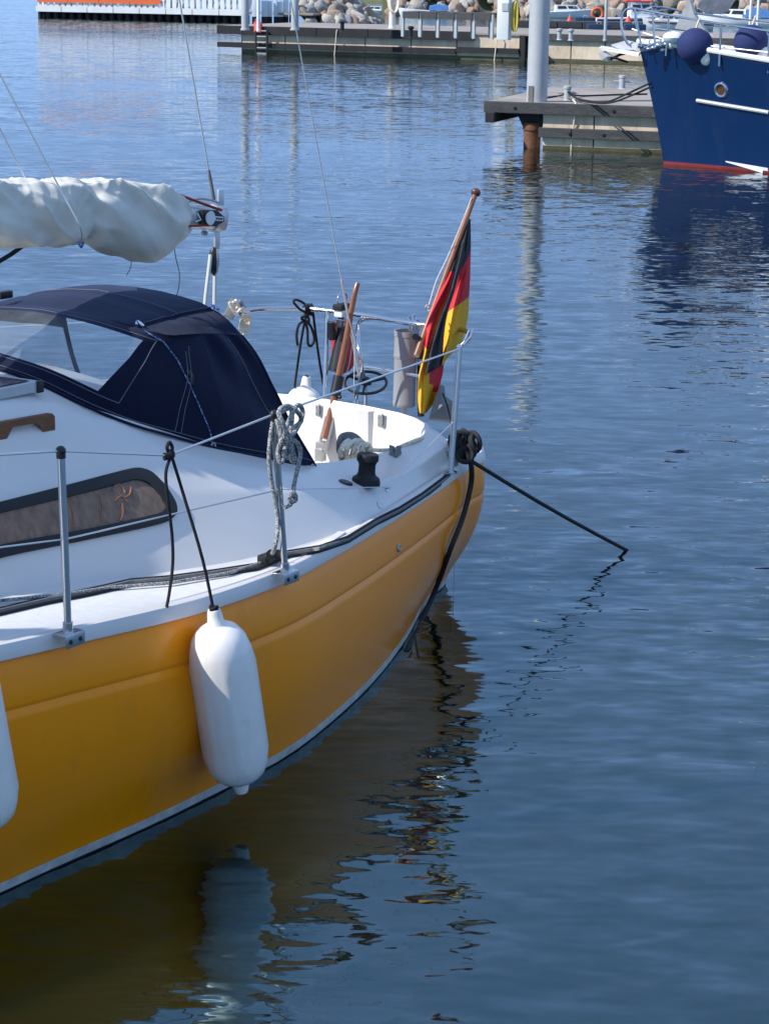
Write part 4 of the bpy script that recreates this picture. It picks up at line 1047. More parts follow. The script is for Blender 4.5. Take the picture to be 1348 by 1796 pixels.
gb2 = thing('outboard_bracket', 'folded black outboard bracket clamped on the stern rail beside the raised tiller', 'bracket', rz(598, 550))
vb = uvz(rz(598, 548))[1]
def O_(x, y, d=0): return pv(x, y, vb + d)
q = MB(); q.box(O_(601, 546, .01), (.085, .05, .05), Matrix.Rotation(BA, 3, 'Z'), .008); q.build('clamp_block', M['whitepaint'], gb2)
q = MB(); q.box(O_(600, 538, .01), (.09, .055, .03), Matrix.Rotation(BA, 3, 'Z'), .006); q.build('clamp_cap', M['rubber'], gb2)
q = MB(); q.tube([O_(604, 558, .02), O_(600, 580, .02)], .032, 10); q.tube([O_(600, 580, .03), O_(597, 600, .03), O_(592, 640, .03), O_(590, 652, .03)], lambda t: .028 if t < .4 else .042, 10); q.tube([O_(600, 600, .07), O_(589, 648, .07)], .014, 8); q.tube([O_(583, 595, .0), O_(580, 565, .0)], .02, 8); q.build('arm', M['black'], gb2)
q = MB(); q.sphere(O_(599, 622, .07), .010, 10, 6); q.tube([O_(585, 560, .05), O_(598, 562, .06), O_(612, 568, .06)], .005, 6); q.box(O_(606, 563, .06), (.02, .01, .05), None, .002); q.build('bolt', M['steel'], gb2)
q = MB(); q.tube(smooth_path([O_(593, 540, 0), O_(592, 525, 0), O_(597, 514, 0), O_(604, 513, 0), O_(608, 520, 0), O_(608, 535, 0)], 4), .004, 6); q.build('wire_bail', M['steel'], gb2)
rb = thing('red_bag', 'red cloth bag hanging behind the tiller at the stern rail', 'bag', O_(610, 640, -.08))
q = MB(); rows = []
for i in range(13):
    t = i/12; x0, x1, y = 577 + 4*math.sin(t*3) + (6 if t < .2 else 0), 617 + 5*t - (16*(t-.85)/.15 if t > .85 else 0), 562 + 90*t
    row = []
    for k in range(20):
        a = 2*math.pi*k/20; mid_ = (x0+x1)/2; hw = (x1-x0)/2*(1 if 0 < i < 12 else .5)
        p = O_(mid_ + hw*math.cos(a), y + (7*t*math.sin(a*1.5+.5)), -.085 + .05*math.sin(a) + .012*math.sin(a*3+t*7))
        row.append(p)
    rows.append(row)
q.loft(rows, closed=True, cap=True); q.build('bag_body', M['red'], rb, smooth=70)
q = MB(); q.tube([O_(600, 566, -.08), O_(602, 548, -.04)], .008, 6); q.build('bag_strap', M['black'], rb)
# grey cloth bundle on the quarter
gc = thing('grey_bundle', 'grey canvas bundle tucked at the corner under the flag', 'canvas bundle', pv(770, 715, .5))
q = MB(); rows = []
outline = [(752, 732), (758, 712), (766, 690), (772, 674), (779, 678), (781, 695), (790, 702), (797, 705), (796, 722), (790, 738)]
base_p = [pv(x, y, .45) for x, y in outline]; back_p = [pv(x, y + 4, .38) for x, y in outline]; cc = pv(775, 712, .49)
q.add([cc] + base_p, [[0, i+1, i+2] for i in range(len(outline)-1)] + [[0, len(outline), 1]]); q.loft([base_p + base_p[:1], back_p + back_p[:1]]); q.add(back_p, [list(range(len(back_p)))])
q.build('bundle_cloth', M['greycloth'], gc, smooth=25)
q = MB(); q.tube(smooth_path([pv(776, 690, .5), pv(784, 712, .51), pv(790, 738, .5)], 5), .004, 6); q.build('bundle_cord', M['black'], gc)
# far corner line winder and small coil
fw = thing('rail_cleat_block', 'weathered block with line wound on the far end of the stern rail', 'block', rz(412, 545))
def Fv(x, y, d=0): return pv(x, y, -.72 + d)
q = MB(); q.box(Fv(407, 542), (.05, .06, .09), Matrix.Rotation(.4, 3, 'Y'), .006); q.box(Fv(422, 540, .01), (.04, .05, .07), Matrix.Rotation(-.5, 3, 'Y'), .006); q.build('block_cheek', M['greycloth'], fw)
q = MB(); q.tube(smooth_path([Fv(402, 530, .05), Fv(410, 545, .06), Fv(418, 536, .06), Fv(408, 531, .06), Fv(412, 550, .05), Fv(426, 540, .05), Fv(424, 560, .04)], 5), .008, 7); q.build('wound_line', M['whiterope'], fw)
q = MB(); q.tube([Fv(420, 540, .04), Fv(413, 526, .04)], .007, 7); q.build('lever', M['whitepaint'], fw)
fc = thing('small_rope_coil', 'small cream rope coil hanging from the far end of the stern rail', 'rope', Fv(430, 565))
q = MB()
for i in range(5): q.tube([Fv(431 + 8.5*math.cos(a) - i*.6, 562 + i*3.2 + 9*math.sin(a), .01*i*math.sin(a)) for a in [2*math.pi*k/16 for k in range(16)]], .0055, 6, closed=True)
q.tube(smooth_path([Fv(425, 545), Fv(425, 556), Fv(428, 575), Fv(427, 590)], 4), .006, 6); q.build('coil', M['whiterope'], fc)

# ------------------------------------------------------------------ flag and staff
SV = .40
fs = thing('flag_staff', 'varnished wooden flag staff leaning out over the stern corner with a round knob', 'flag staff', pv(742, 600, SV))
s0, s1 = pv(742, 590, SV), pv(833, 340, SV)
sd = (s1 - s0).normalized()
q = MB(); q.tube([s0 - sd*.1, s1], lambda t: .0155 - .003*t, 14); q.build('staff', M['varnish'], fs)
q = MB(); q.lathe([(.008, -.012), (.016, -.008), (.023, .002), (.0235, .012), (.018, .022), (.008, .026)], align(s1, sd), 16); q.build('knob', mat('dark_varnish', (0.10, 0.03, 0.015), 0.3, coat=.4), fs)
q = MB(); q.tube(smooth_path([s1 - sd*.02 - AX*.02, pv(806, 400, SV-.012), pv(784, 452, SV-.015), pv(765, 492, SV - .03), pv(754, 528, SV-.03), pv(750, 540, SV-.03)], 5), .0028, 6)
q.tube([pv(751 + 6*math.cos(a), 540 + 5*math.sin(a), SV - .03 + .01*math.sin(2*a)) for a in [2*math.pi*k/14 for k in range(14)]], .003, 6, closed=True)
q.build('halyard', M['palerope'], fs)
fl_ = thing('flag', 'black red and gold flag hanging in folds from the wooden staff', 'flag', pv(790, 520, SV))
# rows: y, left fold edge, left/centre crease, centre/right crease, right edge
FR = [(384, 819, 820, 822, 824.5), (408, 810, 814, 819, 825), (435, 801, 806, 816, 825), (460, 793, 800, 811, 824.5), (480, 786, 795, 805, 824), (520, 767, 784, 794, 822), (545, 757, 774, 786, 821), (580, 745, 761, 779, 815), (600, 743, 755, 777, 808), (615, 743, 751, 776, 797), (632, 740, 748, 775, 781)]
FL = FR + [(655, 735, 744, 771, 776), (690, 732.5, 741, 757, 766), (712, 733.5, 740, 748, 757), (725, 736, 739, 741, 746)]
TF = table(FL)
def strip(cols, dep, y0, y1, colr, name, n=40, kk=10, skew=0):
    q = MB(); rows = []
    for i in range(n+1):
        y = y0 + (y1-y0)*i/n; r_ = TF(y)
        a, b_ = cols(r_); row = []
        for k in range(kk+1):
            t = k/kk; x = a + (b_-a)*t; yy = y + skew*(t-.5)*(i/n)
            d = dep(t, y) + .004*math.sin(y*.06 + t*4)
            row.append(pv(x, yy, SV + d))
        rows.append(row)
    q.loft(rows)
    q.m = []
    for i in range(n):
        for k in range(kk):
            q.m.append(colr((k+.5)/kk, y0 + (y1-y0)*(i+.5)/n))
    o = q.build(name, [M['flagblack'], M['flagred'], M['flaggold']], fl_, smooth=80)
    md = o.modifiers.new('cloth_thickness', 'SOLIDIFY'); md.thickness = .0016; md.offset = 0
    return o
amp = lambda y: min(1.0, (y-380)/120.0)
# right fold: black, then red, then gold (slanting boundaries)
strip(lambda r: (r[2]-1.0, r[3]), lambda t, y: amp(y)*(.055*math.sin(math.pi*(t*.9+.05)) - .012 + .014*math.sin(t*7+y*.03)), 384, 640, lambda t, y: 0 if y < 436 + (1-t)*38 else (1 if y < 520 + (1-t)*27 else 2), 'flag_fold', 190, 34)
# left fold: red then gold
strip(lambda r: (r[0], r[1]+1.0), lambda t, y: amp(y)*(.03*math.sin(math.pi*(1-t)*.9) + .006*math.sin(t*6+y*.05)), 384, 725, lambda t, y: 0 if y < 477 + 0*t else (1 if y < 606 + 14*t else 2), 'flag_fold', 170, 22)
# centre fold, in front, black lining
strip(lambda r: (r[1]-.5, r[2]+.8), lambda t, y: amp(y)*(.035 + .035*math.sin(math.pi*t) + .010*math.sin(t*11+y*.02)), 384, 650, lambda t, y: 0, 'flag_fold', 60, 14, skew=-16)
# lower part showing under the centre fold
strip(lambda r: (r[1]-1, r[3]), lambda t, y: .01 + .022*math.sin(math.pi*t*1.6+.5), 634, 725, lambda t, y: (1 if t > .28 + (y-650)*.0030 else 2) if y < 668 + 12*t else (1 if t > .62 and y < 688 else 2), 'flag_fold', 110, 30)

# ------------------------------------------------------------------ fenders
def make_fender(root):
    q = MB()
    L, R_ = .60, .101
    prof = [(.020, 0), (.026, .03), (.024, .05), (.040, .062), (.066, .078), (.085, .105), (.096, .145), (R_, .20), (R_, .40), (R_, .62), (.097, .69), (.086, .745), (.066, .785), (.044, .805), (.030, .815), (.026, .82), (.022, .87), (.018, .885), (.004, .887)]
    prof2 = [(r_, z_*.74) for r_, z_ in prof]
    sides = 48; rows = []
    for r_, z_ in prof2:
        row = []
        for k in range(sides):
            a = 2*math.pi*k/sides
            g = 0.0
            if .17*.74 < z_ < .68*.74 and (k % 6 == 0): g = .0045
            row.append(Vector(((r_+g)*math.cos(a), (r_+g)*math.sin(a), z_)))
        rows.append(row)
    q.loft(rows, closed=True, cap=True)
    b_ = q.build('fender_body', M['fender'], root, smooth=50, local=True)
    q = MB(); q.tube([Vector((.012*math.cos(a), 0, .645 + .012*math.sin(a))) for a in [2*math.pi*k/10 for k in range(10)]], .008, 6, closed=True); q.build('fender_eye', M['blackrope'], root, local=True)
FV = 1.375
f_top, f_bot = pv(375, 1068, FV), pv(424, 1388, FV)
f1 = thing('boat_fender', 'white ribbed fender hanging by black cord on the orange hull, fully in view', 'fender', f_bot)
make_fender(f1)
fx = (f_top - f_bot); sc_f = fx.length/.656
f1.rotation_mode = 'QUATERNION'; f1.rotation_quaternion = fx.to_track_quat('Z', 'Y'); f1.scale = (sc_f, sc_f, sc_f)
f2 = copy_tree(f1); f2['label'] = 'white fender on the orange hull cut off by the left picture edge'
f2.location = pv(-20, 1472, FV)
f2.rotation_quaternion = (fx + AX*.02).to_track_quat('Z', 'Y')
f3 = copy_tree(f1); f3['label'] = 'white fender top showing beyond the cockpit on the far side of the yacht'
f3t = pv(514, 668, -.93); f3.location = f3t - Vector((0, 0, .635*sc_f)) + AX*.0; f3.rotation_quaternion = Vector((.1, .05, 1)).to_track_quat('Z', 'Y')
for f in (f1, f2, f3): f['group'] = 'white fenders hanging round the yacht'
# fender ropes
r1 = thing('fender_rope', 'black cord looped over the lifeline from which the middle white fender hangs', 'rope', sag)
q = MB(); kn = sag
q.tube(smooth_path([f_top + Vector((0, 0, -.01)), f_top.lerp(kn, .33) + NV*.015, f_top.lerp(kn, .7) + NV*.015, kn + NV*.012, kn + Vector((0, 0, .015))], 4), .0055, 7)
q.tube(smooth_path([kn + Vector((0, 0, .012)), pv(293, 785, uvz(kn)[1]), pv(297, 776, uvz(kn)[1]), pv(302, 784, uvz(kn)[1]), kn + NV*.012], 5), .0062, 7)
vk = uvz(kn)[1]
q.tube(smooth_path([kn + NV*.01, pv(291, 830, vk+.01), pv(295, 880, vk+.01), pv(302, 940, vk), pv(303, 990, vk-.01), pv(297, 1040, vk), pv(292, 1066, vk+.005)], 5), .0055, 7)
q.build('cord', M['blackrope'], r1)
q = MB(); 
for i in range(3): q.tube(smooth_path([kn - AX*.02 + Vector((0, 0, .008*(i-1))), kn + NV*.013, kn + AX*.022 + Vector((0, 0, .006*(1-i))), kn - NV*.012], 4, True), .006, 6, closed=True)
q.tube(smooth_path([f_top + NV*.012 + Vector((0, 0, .01)), f_top + AX*.014, f_top - NV*.012 + Vector((0, 0, .008)), f_top - AX*.014], 4, True), .006, 6, closed=True)
q.build('knot', M['blackrope'], r1)
r3 = thing('fender_rope', 'black cord knotted round the stern rail, holding the far white fender', 'rope', rz(535, 542))
vb2 = uvz(rz(535, 541))[1]
def Q_(x, y, d=0): return pv(x, y, vb2 + d)
q = MB(); q.tube(smooth_path([pv(517, 680, -.93), pv(518, 668, -.92), pv(526, 610, -.75), Q_(534, 566, 0), Q_(541, 546, .02)], 4), .0065, 7)
q.tube(smooth_path([Q_(549, 548, .02), Q_(554, 590, -.0), Q_(561, 640, -.02), Q_(567, 675, -.03)], 4), .0065, 7)
q.tube(smooth_path([Q_(541, 548, .02), Q_(528, 544, .03), Q_(515, 530, .02), Q_(520, 526, .0), Q_(534, 533, -.01), Q_(543, 544, .0)], 5), .0065, 7)
q.tube(smooth_path([Q_(535, 562, .02), Q_(524, 570, .025), Q_(520, 588, .02), Q_(522, 606, .02)], 5), .0068, 7)
q.tube(smooth_path([Q_(537, 562, .03), Q_(546, 575, .03), Q_(551, 595, .03), Q_(546, 606, .03), Q_(540, 603, .03), Q_(539, 580, .03), Q_(536, 565, .03)], 5), .0068, 7)
q.build('cord', M['blackrope'], r3)
q = MB()
for x in (536, 541, 546): q.tube([Q_(x + 1.5*math.sin(a), 543 + 9*math.cos(a), .03*math.sin(a)) for a in [2*math.pi*k/12 for k in range(12)]], .0075, 6, closed=True)
q.tube(smooth_path([Q_(530, 560, .02), Q_(541, 566, .04), Q_(540, 556, .04), Q_(530, 556, .03)], 4, True), .007, 6, closed=True); q.build('knot', M['blackrope'], r3)
q = MB(); q.tube([f3t + Vector((-.02, 0, -.0)), f3t + Vector((.03, 0, .03))], .006, 6)

# ------------------------------------------------------------------ mooring lines of the yacht
mk = U(-.30, .70, 1.0); mk = pzb(815, 788, 1.03)
vm = uvz(mk)[1]
m1 = thing('mooring_line', 'dark mooring line dropping from the stern corner along the hull into the water', 'rope', mk)
def hv(u, z, off=.022): return hullpt(u, z) + off
def along_hull(px, py, off=.022):
    lo, hi = .2, 1.2
    for _ in range(40):
        mid_ = (lo + hi)/2; u_, v_, z_ = uvz(pv(px, py, mid_))
        if mid_ > hv(min(u_, -.02), z_, off): hi = mid_
        else: lo = mid_
    return pv(px, py, hi)
q = MB(); q.tube(smooth_path([mk, pzb(824, 806, .995), along_hull(826, 845, .035)] + [along_hull(x, y) for x, y in ((812, 905), (790, 962), (765, 1030), (738, 1090))] + [pz(714, 1138, 0.0), pz(706, 1156, -.05)], 6), .0125, 8)
q.tube(smooth_path([along_hull(745, 1075), along_hull(738, 1098), pz(720, 1148, 0), pz(716, 1158, -.04)], 5), .005, 6)
q.tube(smooth_path([along_hull(735, 1092), along_hull(728, 1115, .03), pz(733, 1150, 0), pz(733, 1158, -.04)], 5), .0045, 6)
q.build('rope_body', M['wetrope'], m1)
m2 = thing('mooring_line', 'taut dark mooring line slanting from the stern corner out to open water', 'rope', mk)
q = MB(); e2 = pz(1098, 965, 0); st2 = pzb(822, 806, .99); q.tube([mk, st2] + [st2.lerp(e2, t) - Vector((0, 0, .012*math.sin(math.pi*t))) for t in (.2, .4, .6, .8)] + [e2, e2 + (e2-st2).normalized()*.5], .0095, 8); q.build('rope_body', M['wetrope'], m2)
kt = thing('rope_turns', 'dark rope turns wound round the cleat at the stern corner of the yacht', 'rope', mk)
q = MB()
rk = random.Random(5)
for i in range(9):
    c = mk + AX*rk.uniform(-.05, .05) + NV*rk.uniform(-.03, .04) + Vector((0, 0, rk.uniform(-.02, .045))); r_ = rk.uniform(.025, .048)
    ax_ = Vector((rk.uniform(-1, 1), rk.uniform(-1, 1), rk.uniform(-.3, 1))).normalized(); mm = align(c, ax_)
    q.tube([mm @ Vector((r_*math.cos(a), r_*math.sin(a), .01*math.sin(2*a))) for a in [2*math.pi*k/16 for k in range(16)]], .0115, 7, closed=True)
q.build('turns', M['wetrope'], kt)
q = MB(); cc = U(uvz(mk)[0], uvz(mk)[1]-.05, .965); q.box(cc + Vector((0, 0, .03)), (.035, .035, .07), Matrix.Rotation(BA, 3, 'Z'), .005); q.tube([cc + Vector((0, 0, .055)) - AX*.08, cc + Vector((0, 0, .06)), cc + Vector((0, 0, .055)) + AX*.08], .013, 8); q.build('mooring_cleat', M['clearcast'], yacht)
th = MB(); th.tube([pv(797, 950, .60), pv(794, 1090, .58)], .0016, 5); tt = th.build('thin_line', M['wire']); tag(tt, 'very thin line hanging straight down beside the stern mooring rope', 'line')
# ================================================================== NEAR DOCK
o1 = pz(950, 261, 0); e1 = pz(1155, 269, 0); d1 = (e1 - o1).normalized(); b1 = Vector((-d1.y, d1.x, 0))
DZ = py_(950, 181, o1.y).z
ang1 = math.atan2(d1.y, d1.x); R1 = Matrix.Rotation(ang1, 3, 'Z')
def D1(s, b, z): return o1 + d1*s + b1*b + Vector((0, 0, z))
dock = thing('concrete_dock', 'nearer concrete dock with two rows of dark fender boards beside the blue boat', 'dock', o1)
q = MB(); Ld = 16.0; Dd = 5.2
for a, z in ((0, 0),):
    q.box(D1(Ld/2, Dd/2, (DZ-.05-1.2)/2 ), (Ld, Dd, DZ-.05+1.2), R1, .01)
q.build('concrete_wall', M['concrete'], dock, smooth=0)
q = MB(); q.box(D1(Ld/2, -.006, .0), (Ld-.02, .012, .12), R1); q.build('algae_band', M['algae'], dock, smooth=0)
q = MB(); q.box(D1(Ld/2-.5, Dd/2-.02, DZ-.02), (Ld+1.0, Dd+.1, .06), R1, .008); q.build('dock_deck', M['deckcon'], dock, smooth=0)
# joint lines of the concrete units, recessed strips
for s in (.88, 4.4, 8.8):
    q = MB(); q.box(D1(s, -.002, DZ*.45), (.018, .01, DZ*.86), R1); q.build('wall_joint', M['darkwood_shade'], dock, smooth=0)
first = None
def board(s0, s1, z, h, dep, back=-.085):
    q = MB(); q.box(Vector((0, 0, 0)), (s1 - s0 - .012, dep, h), None, .012)
    o = q.build('fender_board', M['timber'], dock, smooth=0, local=True)
    o.location = D1((s0+s1)/2, back, z) - o1; o.rotation_euler = (0, 0, ang1)
    for s in np.arange(s0 + .7, s1, 1.65):
        k = MB(); k.lathe([(.028, 0), (.028, .012), (.012, .016)], Matrix.Translation(D1(s, back - dep/2, z)) @ (-b1).to_track_quat('Z', 'Y').to_matrix().to_4x4(), 8); k.build('bolt', M['black'], o)
        for c in o.children: c.location = (0, 0, 0)
def board_w(s0, s1, z, h, dep, back=-.085):
    q = MB(); q.box(D1((s0+s1)/2, back, z), (s1-s0-.012, dep, h), R1, .012); o = q.build('fender_board', M['timber'], dock, smooth=0)
    for s in np.arange(s0 + .55, s1, 1.7):
        k = MB(); k.lathe([(.03, 0), (.03, .012), (.012, .016)], align(D1(s, back - dep/2, z), -b1), 8); k.build('bolt', M['black'], o)
for s0, s1 in ((-1.02, 4.2), (4.2, 9.4), (9.4, 16)): board_w(s0, s1, DZ - .085, .19, .11, -.06)
for s0, s1 in ((-.06, .52), (.52, 5.6), (5.6, 10.6), (10.6, 16)): board_w(s0, s1, DZ - .485, .165, .09, -.05)
a_, c_ = py_(858, 206, o1.y - .1), py_(925, 191, o1.y + 2.6)
q = MB(); q.box((a_+c_)/2, ((c_-a_).length, .16, .17), (c_-a_).to_track_quat('X', 'Z').to_matrix(), .012); q.build('end_beam', M['darkwood_shade'], dock, smooth=0)  # lower beam: shadow of the beam above is put into its darker colour
a_, c_ = D1(-1.0, .1, DZ-.085), D1(-1.0, 5.0, DZ-.085)
q = MB(); q.box((a_+c_)/2, ((c_-a_).length, .14, .17), (c_-a_).to_track_quat('X', 'Z').to_matrix(), .012); q.build('end_beam', M['darkwood_shade'], dock, smooth=0)
q = MB(); cpx = D1(-.22, .12, 0)
q.prism([cpx + d1*(-.68) + Vector((0, 0, DZ-.16)), cpx + d1*.22 + Vector((0, 0, DZ-.16)), cpx + d1*.18 + Vector((0, 0, .36)), cpx - d1*.16 + Vector((0, 0, .36)), cpx - d1*.24 + Vector((0, 0, .52))], b1*.35); q.build('pile_bracket', M['darkwood_shade'], dock, smooth=0)
pile = thing('mooring_pile', 'tall thick grey steel pile rising from the left end of the nearer dock', 'pile', D1(-.17, .22, 0))
pc = D1(-.17, .22, 0)
q = MB(); q.lathe([(.178, DZ-.03), (.172, 2.4), (.17, 4.0), (.10, 4.1)], Matrix.Translation(pc), 28); q.build('pile_shaft', M['galv'], pile)
q = MB(); q.lathe([(.145, -2.0), (.145, .42)], Matrix.Translation(pc + Vector((-.06, -.02, 0))), 24); q.lathe([(.165, .30), (.165, .40)], Matrix.Translation(pc + Vector((-.06, -.02, 0))), 24); q.build('pile_foot', M['rust'], pile)
q = MB(); q.box(pc + Vector((-.12, -.165, DZ + .13)), (.08, .02, .3)); q.build('wear_strip', M['deckcon'], pile)
def bollard(p, label, s=1.0):
    t = thing('dock_bollard', label, 'bollard', p, 'bollards on the nearer dock')
    q = MB(); q.lathe([(.085, 0), (.06, .02), (.058, .20), (.07, .21), (.07, .25), (.055, .26)], Matrix.Translation(p), 18); q.build('post', M['galv'], t, smooth=35)
    q = MB(); q.tube([p + Vector((-.17, 0, .14)), p + Vector((.17, 0, .14))], .018, 8); q.build('cross_bar', M['galv'], t)
    return t
bp1 = pz(994, 177, DZ); bp2 = pz(1090, 156, DZ)
bollard(bp1, 'galvanised bollard with mooring ropes made fast at the front edge of the nearer dock'); bollard(bp2, 'galvanised bollard without rope at the back edge of the nearer dock')
hr = thing('hanging_rope', 'pale rope hanging from the nearer dock down its front to the water', 'rope', D1(.6, -.2, DZ))
q = MB(); q.tube(smooth_path([bp1 + Vector((.05, 0, .05)), py_(1007, 178, o1.y - .05), py_(1009, 186, o1.y - .22), py_(1006, 215, o1.y - .2), py_(1003, 240, o1.y - .15), py_(1001, 262, o1.y - .15), py_(1001, 275, o1.y-.1)], 4), .014, 6); q.build('rope_body', M['whiterope'], hr)

# ================================================================== BLUE BOAT
PH = math.radians(20)
bb = Vector((-math.cos(PH), math.sin(PH), 0)); bl = Vector((-math.sin(PH), -math.cos(PH), 0))
ob = pz(1163, 288, 0)
def B_(s, l, z): return ob - bb*s + bl*l + Vector((0, 0, z))
boat = thing('motor_yacht', 'navy blue hulled motor boat with white deck berthed at the nearer dock', 'boat', ob)
BT = table([(0, .015, 1.875), (.08, .42, 1.83), (.17, .80, 1.74), (.26, 1.13, 1.645), (.4, 1.5, 1.52), (.6, 1.78, 1.40), (.8, 1.85, 1.35), (1.0, 1.75, 1.34)])
BW = table([(0, .01), (.08, .27), (.17, .60), (.24, .86), (.4, 1.28), (.6, 1.6), (.8, 1.7), (1.0, 1.6)])
LB = 8.6
def blue_row(t, side):
    Bt, S = BT(t); Bw = BW(t)[0]; row = []
    zs = [S, S - .02, S-.1] + [S - .1 - (S - .1 - .20)*k/9 for k in range(1, 10)] + [.07, .05, 0, -.2, -.5]
    for z in zs:
        f = max(0, z)/S
        l = Bw + (Bt-Bw)*(f**1.35) if z >= 0 else Bw*(1 + z*1.2)
        # knuckle near the water
        s = -.50*(max(0, f)**1.15)*(1-t)**3 + t*LB + (0 if z >= 0 else -.25*z*(1-t))
        row.append(B_(s, side*max(l, .0), z))
    return row
q = MB(); tv = [0, .015, .03, .05, .08, .11, .14, .17, .20, .23, .26, .3, .35, .4, .5, .6, .7, .8, .9, 1.0]
for side in (1, -1):
    rows = [blue_row(t, side) for t in tv]
    n = len(rows[0])
    for lo, hi, mi in ((0, 12, 0), (12, 13, 1), (13, n-1, 2)):
        q.mi = mi; q.loft([r[lo:hi+1] for r in rows])
q.mi = 0; ra, rb_ = blue_row(1.0, 1), blue_row(1.0, -1); q.loft([ra, rb_])
bh = q.build('hull', [M['bluehull'], M['bluehull'], M['redbottom']], boat, smooth=40)
BVB = bvh_of(bh)
q = MB()
for side in (1, -1):
    q.tube([blue_row(t, side)[0] + Vector((0, 0, .015)) for t in tv], .042, 8)
q.build('rub_rail', M['whitepaint'], boat)
q = MB(); q.loft([[blue_row(t, 1)[1] - Vector((0, 0, .03)), B_(t*LB-.5*(1-t)**3, 0, BT(t)[1] + .02), blue_row(t, -1)[1] - Vector((0, 0, .03))] for t in tv]); q.build('deck', M['whitepaint'], boat)
def bon(px, py, lift=.0):
    p = on(BVB, px, py, lift)
    if p is None:
        r_ = BVB.find_nearest(py_(px, py, ob.y - .8)); p = r_[0] + (r_[0] - B_(2, 0, r_[0].z)).normalized()*lift
    return p
q = MB(); q.tube([bon(x, 176 + (x-1222)*21/126.0, .012) for x in range(1222, 1349, 14)], .030, 8); q.build('rubbing_strake', M['galv'], boat)
q = MB(); L_ = [(bon(x, 282 + (x-1272)*.17, .008), bon(x, 284 + (x-1272)*.30, .008)) for x in (1272, 1290, 1310, 1330, 1346)]; q.loft([[a, b_] for a, b_ in L_]); q.build('white_boot_stripe', M['whitepaint'], boat, smooth=0)
p_, n_ = on_n(BVB, 1264, 158); q = MB(); mm = align(p_, n_)
q.tube([mm @ Vector((.10*math.cos(a), .10*math.sin(a), .0)) for a in [2*math.pi*k/20 for k in range(20)]], .028, 8, closed=True); hw_ = q.build('hawse_ring', M['steel'], boat)
q = MB(); q.lathe([(.085, .006), (.002, .006)], mm, 18); q.build('hawse_hole', M['rust'], hw_)
q = MB(); p_, n_ = on_n(BVB, 1153, 231); q.lathe([(.03, 0), (.02, .03)], align(p_, n_), 10); q.build('bow_eye', M['steel'], boat)
# trunk cabin
q = MB(); 
def TB(s0, l0, l1, z0, z1, s1):
    q.prism([B_(s0, l0, z0), B_(s0, -l0, z0), B_(s0+.25, -l1, z1), B_(s0+.25, l1, z1)], -bb*(s1-s0))
TB(1.05, .62, .55, 1.60, 1.93, 7); q.build('trunk_cabin', M['whitepaint'], boat, smooth=0, )
q = MB(); q.box(B_(1.3, .0, 1.94), (.5, .5, .05), Matrix.Rotation(-PH, 3, 'Z'), .01); q.build('deck_hatch', M['galv'], boat)
q = MB(); q.prism([B_(4.2, 1.2, 1.5), B_(4.2, -1.2, 1.5), B_(4.9, -1.0, 2.6), B_(4.9, 1.0, 2.6)], -bb*3.4); q.build('wheelhouse', M['whitepaint'], boat, smooth=0)
for l_ in (1.09, -1.09):
    q = MB(); q.box(B_(5.4, l_, 2.1), (1.8, .06, .5), Matrix.Rotation(-PH, 3, 'Z')); q.build('wheelhouse_window', M['glass'], boat)
q = MB(); q.tube([B_(2.3, .03, 1.9), B_(2.3, 0.03, 7)], .055, 10); q.build('mast', M['whitepaint'], boat)
# pulpit
Yp = ob.y
def PP(x, y, dY=0): return py_(x, y, Yp + dY)
q = MB()
q.tube(smooth_path([PP(1112, 92, .25), PP(1096, 70, .3), PP(1089, 45, .35), PP(1092, 25, .35), PP(1103, 15, .3), PP(1130, 18, .1), PP(1180, 28, -.2), PP(1260, 42, -.9), PP(1348, 55, -1.6), PP(1480, 78, -2.6)], 5), .020, 8)
q.build('pulpit_rail', M['steel'], boat)
q = MB()
q.tube(smooth_path([PP(1121, 60, -.0), PP(1113, 35, .3), PP(1120, 22, .6), PP(1150, 12, .8), PP(1210, 22, .6), PP(1300, 34, .2), PP(1400, 46, -.2)], 5), .018, 8); q.build('pulpit_rail', M['steel'], boat)
q = MB(); q.tube([PP(1108, 51, .3), PP(1160, 68, -.1), PP(1230, 79, -.7), PP(1348, 92, -1.5)], .010, 6); q.tube([PP(1115, 57, .4), PP(1150, 50, .4), PP(1250, 62, .2)], .008, 6); q.build('pulpit_wire', M['wire'], boat)
for a, b_ in (((1112, 15), (1124, 82)), ((1143, 20), (1148, 80)), ((1172, 30), (1167, 98)), ((1264, 42), (1260, 116)), ((1348, 55), (1346, 128))):
    q = MB(); q.tube([PP(*a, -.1 - (a[0]-1112)*.006), PP(*b_, -.1 - (b_[0]-1112)*.006)], .017, 8); q.build('pulpit_post', M['steel'], boat)
# bow roller and anchor
q = MB(); q.prism([PP(1050, 83, .45), PP(1052, 87, .45), PP(1118, 99, .0), PP(1120, 93, .0)], Vector((.05, .16, .02))); q.build('bow_roller', M['whitepaint'], boat, smooth=0)
anc = thing('boat_anchor', 'grey plough anchor hanging under the bow roller of the blue boat', 'anchor', PP(1075, 98, .4))
q = MB(); A0 = .38
q.add([PP(1048, 92, A0), PP(1062, 90, A0+.2), PP(1078, 99, A0), PP(1066, 108, A0-.15), PP(1054, 106, A0-.05), PP(1064, 99, A0-.22)], [(0, 1, 5), (1, 2, 5), (2, 3, 5), (3, 4, 5), (4, 0, 5), (0, 4, 3, 2, 1)]); q.build('fluke', M['galv'], anc, smooth=0)
q = MB(); q.tube([PP(1064, 100, A0-.1), PP(1082, 103, A0-.1), PP(1100, 109, A0-.1)], .022, 6); q.tube([PP(1070, 104, A0-.1), PP(1086, 96, A0), PP(1105, 91, A0)], .022, 6); q.build('shank', M['black'], anc)
